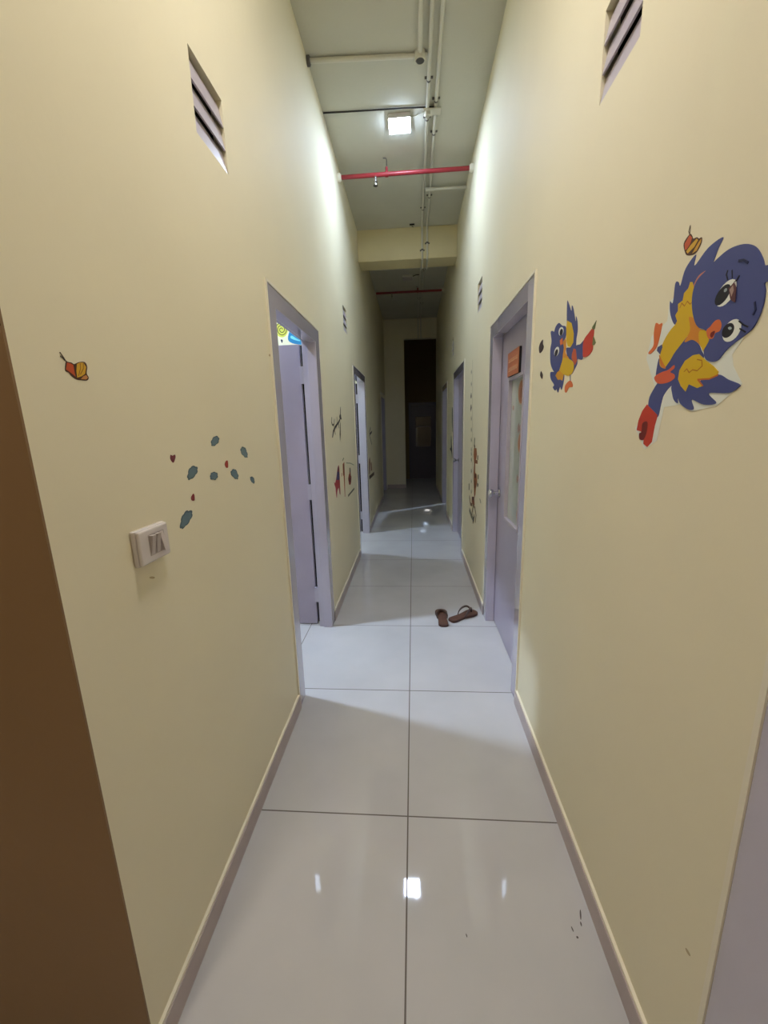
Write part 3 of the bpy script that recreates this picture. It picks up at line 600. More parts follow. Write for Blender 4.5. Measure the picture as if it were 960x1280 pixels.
('R', 'bird_sticker', 'small blue and yellow cartoon bird sticker carrying a strawberry beside the first right door', 'sticker', None, [('s', [(1.5469, 1.8624), (1.5288, 1.8507), (1.5024, 1.8218), (1.5016, 1.8382), (1.4858, 1.8261), (1.458, 1.7797), (1.458, 1.795), (1.4435, 1.779), (1.435, 1.7484), (1.441, 1.7233), (1.4429, 1.6943), (1.4771, 1.6973), (1.5147, 1.7317), (1.538, 1.7924)], (70, 72, 112)), ('p', [(1.5371, 1.8005), (1.4928, 1.7822), (1.4669, 1.7444), (1.4656, 1.7171), (1.4863, 1.7058), (1.5154, 1.7136), (1.5332, 1.7352), (1.5396, 1.7787)], (205, 158, 25)), ('s', [(1.5266, 1.7085), (1.4941, 1.7057), (1.4552, 1.7012), (1.43, 1.7027), (1.4052, 1.7009), (1.3729, 1.7072), (1.3709, 1.6795), (1.381, 1.6516), (1.4181, 1.6578), (1.4192, 1.6446), (1.4348, 1.631), (1.4621, 1.6164), (1.4824, 1.6426), (1.5134, 1.6808)], (70, 72, 112)), ('p', [(1.4581, 1.6969), (1.4386, 1.6909), (1.423, 1.6537), (1.4381, 1.6409), (1.4718, 1.669), (1.4705, 1.6825)], (185, 80, 45)), ('s', [(1.5667, 1.7443), (1.5388, 1.7391), (1.5289, 1.7117), (1.5324, 1.6952), (1.491, 1.6676), (1.518, 1.6615), (1.5574, 1.6699)], (205, 130, 35)), ('s', [(1.6819, 1.6476), (1.6397, 1.6448), (1.6015, 1.6428), (1.5641, 1.6353), (1.5316, 1.6228), (1.5327, 1.5964), (1.5482, 1.5725), (1.5654, 1.5844), (1.5829, 1.5659), (1.601, 1.5787), (1.6175, 1.5756), (1.6443, 1.5895), (1.6312, 1.5978), (1.6733, 1.6225)], (70, 72, 112)), ('p', [(1.6012, 1.6412), (1.5658, 1.6445), (1.5342, 1.623), (1.5452, 1.6036), (1.5684, 1.6103), (1.591, 1.6105), (1.6225, 1.6298)], (205, 135, 25)), ('s', [(1.5549, 1.6798), (1.4952, 1.6691), (1.4536, 1.6526), (1.4474, 1.6271), (1.4771, 1.6138), (1.5272, 1.6217), (1.5641, 1.6353), (1.5767, 1.6458)], (205, 158, 25)), ('s', [(1.6399, 1.6458), (1.6733, 1.6673), (1.691, 1.692), (1.6976, 1.7343), (1.6883, 1.761), (1.7048, 1.7971), (1.6819, 1.797), (1.6661, 1.7907), (1.6497, 1.8054), (1.6184, 1.8104), (1.5828, 1.7943), (1.547, 1.7831), (1.5369, 1.7641), (1.5416, 1.7453), (1.5633, 1.735), (1.5512, 1.7155), (1.5568, 1.6903), (1.5579, 1.673), (1.5765, 1.6548), (1.5965, 1.6407)], (70, 72, 112)), ('l', [(1.4744, 1.6164), (1.4691, 1.5961)], (70, 72, 112), 0.004), ('s', [(1.474, 1.5971), (1.4488, 1.5858), (1.4467, 1.5744), (1.4777, 1.5742), (1.4993, 1.56), (1.5155, 1.567), (1.5123, 1.5858)], (205, 98, 45)), ('s', [(1.3793, 1.7064), (1.3438, 1.722), (1.3197, 1.7295), (1.3088, 1.722), (1.3087, 1.7029), (1.3083, 1.6787), (1.3116, 1.6647), (1.3375, 1.6553), (1.3699, 1.6564), (1.3792, 1.6707)], (185, 55, 35)), ('p', [(1.3243, 1.732), (1.2976, 1.7455), (1.305, 1.7236), (1.3168, 1.7237)], (90, 95, 50)), ('p', [(1.3107, 1.7068), (1.29, 1.6838), (1.2995, 1.6791), (1.3129, 1.6807)], (105, 105, 60)), ('p', [(1.583, 1.7893), (1.5758, 1.7866), (1.5698, 1.7829), (1.5657, 1.7787), (1.5637, 1.7741), (1.5641, 1.7698), (1.5668, 1.766), (1.5716, 1.7632), (1.578, 1.7617), (1.5855, 1.7615), (1.5933, 1.7628), (1.6007, 1.7654), (1.6069, 1.769), (1.6113, 1.7734), (1.6134, 1.7781), (1.6129, 1.7826), (1.61, 1.7864), (1.605, 1.7892), (1.5984, 1.7906), (1.5908, 1.7907)], (225, 222, 212)), ('p', [(1.5808, 1.7831), (1.576, 1.7812), (1.5721, 1.7785), (1.5695, 1.7753), (1.5683, 1.7718), (1.5688, 1.7683), (1.5708, 1.7653), (1.5742, 1.7629), (1.5787, 1.7615), (1.5837, 1.7611), (1.589, 1.7619), (1.5938, 1.7637), (1.5978, 1.7664), (1.6006, 1.7697), (1.6017, 1.7733), (1.6012, 1.7768), (1.5991, 1.7799), (1.5956, 1.7822), (1.5911, 1.7836), (1.586, 1.7839)], (28, 24, 28)), ('p', [(1.6114, 1.7283), (1.6045, 1.7257), (1.5993, 1.722), (1.5963, 1.7176), (1.5958, 1.7128), (1.5978, 1.7081), (1.6021, 1.704), (1.6084, 1.7008), (1.6161, 1.6989), (1.6244, 1.6985), (1.6326, 1.6996), (1.6398, 1.7021), (1.6452, 1.7058), (1.6484, 1.7104), (1.6489, 1.7154), (1.6467, 1.7202), (1.6421, 1.7243), (1.6355, 1.7275), (1.6277, 1.7292), (1.6193, 1.7295)], (225, 222, 212)), ('p', [(1.6168, 1.7209), (1.6123, 1.7192), (1.609, 1.7165), (1.6073, 1.7133), (1.6073, 1.7097), (1.609, 1.7061), (1.6122, 1.7029), (1.6167, 1.7004), (1.622, 1.6988), (1.6277, 1.6982), (1.6331, 1.6989), (1.6377, 1.7006), (1.6411, 1.7033), (1.6429, 1.7066), (1.6429, 1.7103), (1.6411, 1.7139), (1.6377, 1.7172), (1.6331, 1.7197), (1.6277, 1.7212), (1.6221, 1.7216)], (28, 24, 28)), ('p', [(1.5951, 1.7467), (1.5679, 1.7509), (1.5622, 1.729), (1.5856, 1.7288)], (205, 98, 45))]),
('R', 'leaf_sticker', 'larger dark brown leaf sticker between the first right door and small blue bird', 'sticker', 'dark leaf stickers', [('s', [(1.7999, 1.7883), (1.7969, 1.7711), (1.7833, 1.7587), (1.8002, 1.7448), (1.8349, 1.7419), (1.8508, 1.7635), (1.836, 1.7815)], (62, 42, 38))]),
('R', 'leaf_sticker', 'smaller dark brown leaf sticker below the larger leaf by the small blue bird', 'sticker', 'dark leaf stickers', [('s', [(1.8038, 1.6669), (1.7844, 1.6561), (1.7746, 1.6465), (1.7839, 1.6338), (1.8128, 1.6507)], (62, 42, 38))]),
('L', 'cloud_sticker', 'grey blue cloud sticker, topmost of the cloud cluster on the left wall', 'sticker', 'grey blue cloud stickers', [('p', [(1.2619, 1.4466), (1.2659, 1.4481), (1.2705, 1.4489), (1.2749, 1.4487), (1.2785, 1.4476), (1.2806, 1.4457), (1.2811, 1.4436), (1.285, 1.4432), (1.2877, 1.4422), (1.2888, 1.4403), (1.2879, 1.4378), (1.2855, 1.4352), (1.2821, 1.4329), (1.2825, 1.4308), (1.2817, 1.4286), (1.279, 1.4266), (1.2745, 1.4249), (1.2692, 1.4237), (1.264, 1.423), (1.2599, 1.4209), (1.2554, 1.4191), (1.2513, 1.418), (1.2479, 1.4179), (1.245, 1.4185), (1.2431, 1.4197), (1.2388, 1.4188), (1.235, 1.4186), (1.2324, 1.4192), (1.2314, 1.4206), (1.232, 1.4227), (1.2336, 1.4253), (1.2317, 1.4269), (1.2307, 1.4292), (1.2312, 1.4317), (1.2332, 1.4342), (1.2364, 1.4362), (1.2404, 1.4377), (1.2422, 1.4402), (1.2454, 1.4428), (1.2496, 1.445), (1.2542, 1.4465), (1.2585, 1.447)], (78, 90, 90)), ('p', [(1.2611, 1.4437), (1.2642, 1.4449), (1.2678, 1.4455), (1.2713, 1.4454), (1.2741, 1.4445), (1.2758, 1.443), (1.2762, 1.4413), (1.2793, 1.441), (1.2814, 1.4402), (1.2822, 1.4387), (1.2816, 1.4367), (1.2797, 1.4347), (1.277, 1.4328), (1.2773, 1.4312), (1.2766, 1.4295), (1.2745, 1.4279), (1.271, 1.4266), (1.2668, 1.4256), (1.2627, 1.425), (1.2595, 1.4233), (1.2559, 1.4219), (1.2527, 1.4211), (1.2499, 1.421), (1.2477, 1.4214), (1.2461, 1.4223), (1.2427, 1.4217), (1.2397, 1.4215), (1.2376, 1.4219), (1.2368, 1.423), (1.2372, 1.4248), (1.2386, 1.4268), (1.237, 1.4281), (1.2362, 1.4299), (1.2367, 1.4319), (1.2383, 1.4339), (1.2408, 1.4355), (1.244, 1.4367), (1.2454, 1.4387), (1.2479, 1.4407), (1.2513, 1.4425), (1.255, 1.4437), (1.2584, 1.4441)], (98, 112, 112))]),
('L', 'cloud_sticker', 'grey blue cloud sticker at upper right of the cluster, nearest the door', 'sticker', 'grey blue cloud stickers', [('p', [(1.4508, 1.3989), (1.4521, 1.4015), (1.4553, 1.4035), (1.4602, 1.4044), (1.4659, 1.4041), (1.4716, 1.4026), (1.4762, 1.4002), (1.4806, 1.4005), (1.4848, 1.3994), (1.4888, 1.3966), (1.4919, 1.3926), (1.4937, 1.3882), (1.4943, 1.3841), (1.4982, 1.3808), (1.5012, 1.3774), (1.5027, 1.3744), (1.5025, 1.3717), (1.5007, 1.3697), (1.4979, 1.3686), (1.4991, 1.3655), (1.4992, 1.3628), (1.4977, 1.3612), (1.4948, 1.361), (1.4906, 1.3619), (1.4861, 1.3637), (1.4836, 1.3626), (1.4801, 1.3624), (1.476, 1.3632), (1.472, 1.3651), (1.4681, 1.3678), (1.4643, 1.371), (1.4589, 1.3726), (1.4533, 1.375), (1.4485, 1.3779), (1.4455, 1.3809), (1.4447, 1.3835), (1.4458, 1.3857), (1.4429, 1.3888), (1.4412, 1.3922), (1.4413, 1.3953), (1.4432, 1.3976), (1.4466, 1.3989)], (78, 90, 90)), ('p', [(1.4554, 1.3955), (1.4564, 1.3975), (1.459, 1.3991), (1.4629, 1.3998), (1.4675, 1.3995), (1.4719, 1.3983), (1.4756, 1.3964), (1.4791, 1.3966), (1.4824, 1.3957), (1.4856, 1.3935), (1.488, 1.3903), (1.4894, 1.3869), (1.4899, 1.3837), (1.4929, 1.381), (1.4953, 1.3784), (1.4965, 1.376), (1.4963, 1.3739), (1.4949, 1.3723), (1.4928, 1.3714), (1.4937, 1.3689), (1.4937, 1.3668), (1.4926, 1.3656), (1.4903, 1.3654), (1.487, 1.3661), (1.4834, 1.3675), (1.4814, 1.3667), (1.4787, 1.3665), (1.4755, 1.3671), (1.4723, 1.3686), (1.4691, 1.3707), (1.4662, 1.3732), (1.4619, 1.3745), (1.4574, 1.3764), (1.4536, 1.3787), (1.4512, 1.3811), (1.4506, 1.3832), (1.4515, 1.385), (1.4491, 1.3874), (1.4478, 1.3901), (1.4478, 1.3926), (1.4494, 1.3944), (1.4521, 1.3954)], (98, 112, 112))]),
('L', 'cloud_sticker', 'grey blue two lobed cloud sticker at the left of the upper cluster', 'sticker', 'grey blue cloud stickers', [('p', [(1.0972, 1.3657), (1.101, 1.368), (1.1062, 1.3696), (1.1121, 1.3701), (1.1175, 1.3694), (1.1214, 1.3678), (1.1234, 1.3657), (1.128, 1.3659), (1.132, 1.3652), (1.1344, 1.3636), (1.1349, 1.3612), (1.1336, 1.3585), (1.1309, 1.356), (1.1325, 1.3543), (1.1326, 1.352), (1.1309, 1.3494), (1.1274, 1.3469), (1.1228, 1.3448), (1.118, 1.3434), (1.1152, 1.3409), (1.1107, 1.3383), (1.1051, 1.3361), (1.0995, 1.3348), (1.0948, 1.3346), (1.0916, 1.3352), (1.0872, 1.3337), (1.083, 1.333), (1.0797, 1.3332), (1.0777, 1.3345), (1.0773, 1.3365), (1.0782, 1.3389), (1.0756, 1.3395), (1.0741, 1.3409), (1.0741, 1.3432), (1.0757, 1.3459), (1.0786, 1.3486), (1.0819, 1.3511), (1.0821, 1.3538), (1.0833, 1.3571), (1.0857, 1.3605), (1.0892, 1.3634), (1.0932, 1.3652)], (78, 90, 90)), ('p', [(1.0984, 1.3626), (1.1014, 1.3645), (1.1055, 1.3657), (1.1101, 1.3661), (1.1144, 1.3655), (1.1175, 1.3642), (1.119, 1.3626), (1.1227, 1.3627), (1.1258, 1.3622), (1.1277, 1.3609), (1.1281, 1.359), (1.1271, 1.3569), (1.125, 1.3549), (1.1262, 1.3535), (1.1263, 1.3517), (1.1249, 1.3497), (1.1222, 1.3477), (1.1186, 1.3461), (1.1148, 1.345), (1.1126, 1.3429), (1.1091, 1.3409), (1.1046, 1.3392), (1.1002, 1.3381), (1.0964, 1.3379), (1.0939, 1.3384), (1.0904, 1.3372), (1.0871, 1.3366), (1.0844, 1.3368), (1.0828, 1.3378), (1.0825, 1.3394), (1.0832, 1.3413), (1.0811, 1.3418), (1.0799, 1.3429), (1.08, 1.3447), (1.0812, 1.3469), (1.0835, 1.3491), (1.0862, 1.351), (1.0863, 1.3531), (1.0873, 1.3558), (1.0892, 1.3585), (1.092, 1.3608), (1.0952, 1.3622)], (98, 112, 112))]),
('L', 'cloud_sticker', 'round grey blue cloud sticker in the middle of the cluster', 'sticker', 'grey blue cloud stickers', [('p', [(1.2162, 1.3376), (1.2188, 1.3386), (1.2228, 1.3392), (1.2277, 1.3392), (1.2327, 1.3385), (1.2367, 1.3372), (1.2393, 1.3355), (1.2437, 1.3352), (1.2472, 1.3341), (1.2495, 1.3323), (1.2502, 1.3299), (1.2495, 1.3275), (1.2476, 1.3255), (1.2495, 1.3233), (1.2502, 1.3212), (1.2493, 1.3195), (1.2467, 1.318), (1.243, 1.3171), (1.2388, 1.3167), (1.237, 1.3148), (1.2342, 1.3134), (1.2308, 1.3128), (1.2266, 1.3133), (1.2219, 1.3146), (1.2177, 1.3164), (1.2124, 1.3165), (1.2072, 1.3172), (1.203, 1.3185), (1.2009, 1.3201), (1.2009, 1.3219), (1.2024, 1.324), (1.2009, 1.3256), (1.2004, 1.3276), (1.2012, 1.3296), (1.2029, 1.3314), (1.2051, 1.3327), (1.2075, 1.3334), (1.207, 1.335), (1.2072, 1.3366), (1.2083, 1.3377), (1.2103, 1.3383), (1.2131, 1.3382)], (78, 90, 90)), ('p', [(1.2178, 1.3354), (1.2198, 1.3362), (1.223, 1.3367), (1.2269, 1.3367), (1.2309, 1.3361), (1.2341, 1.335), (1.2361, 1.3338), (1.2396, 1.3335), (1.2423, 1.3326), (1.2441, 1.3312), (1.2447, 1.3293), (1.2441, 1.3274), (1.2426, 1.3258), (1.2441, 1.3241), (1.2447, 1.3225), (1.244, 1.3211), (1.2419, 1.3199), (1.239, 1.3192), (1.2357, 1.3189), (1.2342, 1.3174), (1.2321, 1.3163), (1.2294, 1.3158), (1.2261, 1.3161), (1.2224, 1.3172), (1.219, 1.3186), (1.2148, 1.3187), (1.2106, 1.3193), (1.2073, 1.3202), (1.2056, 1.3215), (1.2056, 1.323), (1.2068, 1.3246), (1.2056, 1.3259), (1.2052, 1.3275), (1.2058, 1.3291), (1.2072, 1.3305), (1.209, 1.3315), (1.2108, 1.3321), (1.2105, 1.3334), (1.2107, 1.3346), (1.2115, 1.3356), (1.2131, 1.336), (1.2153, 1.3359)], (98, 112, 112))]),
('L', 'cloud_sticker', 'grey blue cloud sticker right of the round one, below the orange red heart', 'sticker', 'grey blue cloud stickers', [('p', [(1.3542, 1.328), (1.3555, 1.3301), (1.3585, 1.3319), (1.3628, 1.3328), (1.3679, 1.3327), (1.3728, 1.3316), (1.3769, 1.3296), (1.381, 1.3298), (1.3852, 1.3287), (1.3893, 1.326), (1.3926, 1.3222), (1.3946, 1.3181), (1.3954, 1.3143), (1.3994, 1.311), (1.4023, 1.3078), (1.4035, 1.3049), (1.4026, 1.3024), (1.4002, 1.3007), (1.3968, 1.2998), (1.3971, 1.2968), (1.3964, 1.2944), (1.3945, 1.293), (1.3913, 1.293), (1.3873, 1.2943), (1.383, 1.2962), (1.3802, 1.2955), (1.3767, 1.2956), (1.3728, 1.2968), (1.369, 1.2988), (1.3656, 1.3016), (1.3625, 1.3049), (1.3575, 1.307), (1.3524, 1.3097), (1.3482, 1.3129), (1.3458, 1.3157), (1.3456, 1.318), (1.3471, 1.3195), (1.3448, 1.322), (1.3438, 1.3245), (1.3444, 1.3265), (1.3467, 1.3278), (1.3502, 1.3283)], (78, 90, 90)), ('p', [(1.3581, 1.325), (1.3592, 1.3267), (1.3615, 1.3281), (1.365, 1.3288), (1.369, 1.3287), (1.373, 1.3278), (1.3762, 1.3262), (1.3794, 1.3264), (1.3827, 1.3255), (1.386, 1.3233), (1.3886, 1.3203), (1.3902, 1.3171), (1.3908, 1.3141), (1.3939, 1.3115), (1.3962, 1.3089), (1.3971, 1.3067), (1.3965, 1.3047), (1.3945, 1.3034), (1.3918, 1.3026), (1.3921, 1.3003), (1.3916, 1.2984), (1.3901, 1.2973), (1.3876, 1.2973), (1.3844, 1.2982), (1.381, 1.2998), (1.3788, 1.2992), (1.376, 1.2993), (1.3729, 1.3002), (1.3699, 1.3018), (1.3672, 1.304), (1.3648, 1.3066), (1.3607, 1.3083), (1.3567, 1.3105), (1.3534, 1.313), (1.3515, 1.3153), (1.3513, 1.317), (1.3524, 1.3182), (1.3506, 1.3202), (1.3498, 1.3222), (1.3503, 1.3238), (1.3521, 1.3249), (1.3549, 1.3252)], (98, 112, 112))]),
('L', 'cloud_sticker', 'smallest grey blue cloud sticker at the far right of the cluster', 'sticker', 'grey blue cloud stickers', [('p', [(1.5109, 1.2859), (1.5127, 1.2869), (1.5161, 1.2873), (1.5206, 1.2869), (1.5254, 1.2856), (1.5297, 1.2837), (1.5328, 1.2816), (1.5366, 1.2808), (1.5397, 1.2792), (1.5418, 1.2767), (1.5428, 1.2738), (1.5425, 1.2709), (1.5415, 1.2686), (1.5433, 1.2658), (1.5444, 1.2633), (1.5445, 1.2613), (1.5434, 1.26), (1.5412, 1.2594), (1.5386, 1.2596), (1.5384, 1.2577), (1.5373, 1.2564), (1.5353, 1.2562), (1.5323, 1.2572), (1.5285, 1.2593), (1.5248, 1.2618), (1.5213, 1.2627), (1.5175, 1.2641), (1.514, 1.266), (1.5115, 1.2679), (1.5102, 1.2698), (1.5098, 1.2716), (1.5072, 1.2732), (1.5052, 1.275), (1.504, 1.2768), (1.5038, 1.2784), (1.5046, 1.2795), (1.506, 1.2802), (1.5045, 1.2823), (1.5038, 1.2843), (1.5041, 1.2859), (1.5055, 1.2867), (1.5079, 1.2867)], (78, 90, 90)), ('p', [(1.5135, 1.2832), (1.5149, 1.284), (1.5176, 1.2843), (1.5212, 1.284), (1.525, 1.283), (1.5284, 1.2815), (1.5308, 1.2797), (1.5338, 1.2791), (1.5362, 1.2778), (1.5379, 1.2759), (1.5387, 1.2736), (1.5385, 1.2713), (1.5377, 1.2695), (1.5391, 1.2673), (1.54, 1.2653), (1.54, 1.2638), (1.5392, 1.2627), (1.5375, 1.2622), (1.5354, 1.2623), (1.5352, 1.2608), (1.5344, 1.2598), (1.5328, 1.2597), (1.5304, 1.2605), (1.5275, 1.2621), (1.5245, 1.2641), (1.5217, 1.2648), (1.5187, 1.2659), (1.5159, 1.2674), (1.514, 1.2689), (1.5129, 1.2704), (1.5126, 1.2719), (1.5106, 1.2731), (1.5089, 1.2746), (1.5079, 1.276), (1.5078, 1.2773), (1.5084, 1.2781), (1.5095, 1.2787), (1.5084, 1.2804), (1.5078, 1.282), (1.508, 1.2832), (1.5092, 1.2838), (1.5111, 1.2838)], (98, 112, 112))]),
('L', 'cloud_sticker', 'largest grey blue cloud sticker, lowest one just above the light switch', 'sticker', 'grey blue cloud stickers', [('p', [(1.0349, 1.2464), (1.0383, 1.2494), (1.0428, 1.2518), (1.0478, 1.2531), (1.0525, 1.253), (1.0563, 1.2517), (1.059, 1.2495), (1.0649, 1.25), (1.0709, 1.2496), (1.0755, 1.2479), (1.0777, 1.2454), (1.077, 1.2423), (1.0742, 1.2391), (1.0762, 1.2371), (1.0765, 1.2345), (1.0748, 1.2316), (1.0714, 1.2288), (1.0664, 1.2263), (1.0607, 1.2242), (1.058, 1.2212), (1.0541, 1.2182), (1.0496, 1.2158), (1.0446, 1.2143), (1.0397, 1.2136), (1.0355, 1.2137), (1.0304, 1.2112), (1.0253, 1.2094), (1.021, 1.2086), (1.0176, 1.2089), (1.0157, 1.2103), (1.0153, 1.2126), (1.0111, 1.2123), (1.0085, 1.2136), (1.0081, 1.2166), (1.0098, 1.2209), (1.0131, 1.2256), (1.0172, 1.2296), (1.0174, 1.233), (1.0188, 1.2367), (1.0217, 1.2404), (1.0258, 1.2435), (1.0304, 1.2456)], (78, 90, 90)), ('p', [(1.0363, 1.2431), (1.0391, 1.2455), (1.0427, 1.2474), (1.0466, 1.2484), (1.0504, 1.2484), (1.0533, 1.2473), (1.0555, 1.2455), (1.0601, 1.2459), (1.0648, 1.2455), (1.0684, 1.2442), (1.0702, 1.2422), (1.0696, 1.2398), (1.0674, 1.2373), (1.069, 1.2357), (1.0692, 1.2337), (1.0679, 1.2314), (1.0652, 1.2292), (1.0613, 1.2272), (1.0568, 1.2256), (1.0547, 1.2232), (1.0516, 1.2208), (1.048, 1.2189), (1.0441, 1.2177), (1.0402, 1.2171), (1.0369, 1.2172), (1.0328, 1.2152), (1.0288, 1.2137), (1.0253, 1.2131), (1.0226, 1.2134), (1.0211, 1.2145), (1.0207, 1.2162), (1.0174, 1.2161), (1.0153, 1.217), (1.015, 1.2194), (1.0163, 1.2229), (1.019, 1.2266), (1.0223, 1.2298), (1.0224, 1.2325), (1.0235, 1.2355), (1.0259, 1.2384), (1.0291, 1.2409), (1.0328, 1.2425)], (98, 112, 112))]),
('L', 'heart_sticker', 'dark red heart sticker at the far left of the cloud cluster', 'sticker', 'small red heart stickers', [('s', [(1.0109, 1.4079), (1.02, 1.4055), (1.0302, 1.4073), (1.0316, 1.4002), (1.0194, 1.3874), (1.0083, 1.397)], (110, 42, 46))]),
('L', 'heart_sticker', 'orange red heart sticker between the upper cloud stickers', 'sticker', 'small red heart stickers', [('s', [(1.318, 1.3648), (1.3314, 1.3636), (1.3291, 1.3436), (1.3151, 1.3428), (1.3069, 1.3548)], (150, 48, 32))]),
('L', 'heart_sticker', 'dark red heart sticker above the largest cloud sticker', 'sticker', 'small red heart stickers', [('s', [(1.0945, 1.2926), (1.0992, 1.286), (1.0961, 1.273), (1.0824, 1.2756), (1.081, 1.2844)], (120, 40, 40))]),
('L', 'branch_sticker', 'dark tree branch sticker on the left wall between the first two doors', 'sticker', 'dark branch stickers', [('p', [(3.1398, 1.3789), (3.1949, 1.4364), (3.2811, 1.4669), (3.4354, 1.5025), (3.4986, 1.523), (3.5361, 1.5165), (3.4697, 1.4892), (3.3123, 1.4538), (3.2228, 1.4171), (3.1728, 1.3809)], (45, 35, 28)), ('p', [(3.5173, 1.5198), (3.4976, 1.5465), (3.5428, 1.5676), (3.5694, 1.6328), (3.5868, 1.6096), (3.575, 1.5683), (3.6103, 1.5206), (3.5774, 1.5203)], (45, 35, 28)), ('p', [(3.5252, 1.5062), (3.5433, 1.4858), (3.5258, 1.3968), (3.4767, 1.3367), (3.4708, 1.3982), (3.5038, 1.4587)], (90, 78, 55)), ('l', [(3.1665, 1.5318), (3.1476, 1.4982), (3.1825, 1.4737), (3.2404, 1.4797)], (80, 70, 50), 0.012), ('l', [(3.2713, 1.5175), (3.2523, 1.486), (3.2235, 1.4672)], (80, 70, 50), 0.012), ('l', [(3.3827, 1.5381), (3.3899, 1.5121), (3.347, 1.4502)], (110, 98, 70), 0.012), ('l', [(3.442, 1.4859), (3.4592, 1.4524)], (45, 35, 28), 0.015), ('l', [(3.2601, 1.429), (3.2805, 1.403)], (120, 100, 75), 0.015)]),
('L', 'animal_sticker', 'red and dark blue animal shaped sticker on the left wall nearest the first door', 'sticker', None, [('s', [(3.3206, 1.1379), (3.3722, 1.1339), (3.3791, 1.077), (3.3749, 0.9808), (3.3671, 0.8983), (3.3317, 0.9113), (3.3074, 0.9601), (3.2407, 0.9471), (3.2011, 0.8969), (3.1772, 0.9377), (3.1696, 0.985), (3.1371, 1.016), (3.1294, 1.0365), (3.182, 1.029)], (165, 50, 50)), ('p', [(3.2739, 1.1029), (3.3605, 1.0929), (3.3677, 1.0372), (3.3481, 1.0226), (3.2202, 1.0401)], (62, 52, 85)), ('p', [(3.3206, 1.1379), (3.3681, 1.133), (3.3578, 1.0966), (3.2813, 1.1034)], (110, 40, 40))]),
('L', 'pole_sticker', 'tall thin orange and brown post sticker beside the red animal sticker', 'sticker', None, [('p', [(3.5496, 1.1356), (3.6399, 1.1487), (3.6325, 1.0466), (3.6024, 0.8351), (3.5768, 0.8397), (3.569, 1.0252), (3.5399, 1.0433)], (165, 82, 38)), ('p', [(3.5808, 1.1253), (3.6251, 1.1282), (3.6155, 1.034), (3.5711, 1.0322)], (110, 50, 28)), ('l', [(3.5504, 1.1677), (3.5866, 1.1752), (3.6235, 1.183)], (110, 110, 70), 0.012), ('l', [(3.4783, 1.0616), (3.4724, 1.0411)], (175, 70, 55), 0.02)]),
('L', 'figure_sticker', 'small dark red figure sticker standing above a brown line near second left door', 'sticker', None, [('s', [(3.942, 1.0638), (3.9816, 1.0371), (3.9832, 0.9884), (4.0181, 0.9595), (3.9576, 0.9025), (3.8644, 0.9066), (3.8374, 0.9359), (3.8127, 0.9706), (3.8624, 1.0033), (3.9064, 1.0138)], (140, 52, 35)), ('p', [(3.9212, 1.0636), (3.9719, 1.0582), (3.981, 1.017), (3.9198, 1.0241)], (28, 24, 28)), ('p', [(3.8535, 0.973), (3.9751, 0.961), (3.952, 0.9196), (3.8705, 0.9272)], (80, 30, 25)), ('l', [(3.7664, 0.8136), (4.1712, 0.8198)], (70, 60, 40), 0.02), ('l', [(3.7478, 1.1275), (3.9903, 1.1021), (4.2203, 1.0614)], (150, 140, 105), 0.01)]),
('L', 'branch_sticker', 'dark tree branch sticker on the left wall between second and third doors', 'sticker', 'dark branch stickers', [('p', [(5.8322, 1.3046), (5.8966, 1.3529), (6.25, 1.3803), (6.2022, 1.3459), (6.0045, 1.3282)], (45, 35, 28)), ('l', [(5.8672, 1.3618), (6.0374, 1.4265)], (90, 75, 50), 0.03), ('l', [(5.9124, 1.3021), (6.1286, 1.1815)], (95, 80, 55), 0.03)]),
('L', 'figure_sticker', 'red orange figure group sticker low on the left wall beyond the second door', 'sticker', None, [('p', [(5.6957, 0.9887), (5.8026, 1.0216), (5.8522, 0.9238), (5.7446, 0.7988), (5.6415, 0.7777)], (120, 60, 35)), ('p', [(5.9175, 0.9175), (6.0241, 0.9249), (6.0523, 0.7979), (5.9139, 0.8049)], (130, 65, 30)), ('l', [(5.6601, 0.7384), (6.3464, 0.7178)], (70, 50, 30), 0.05)]),
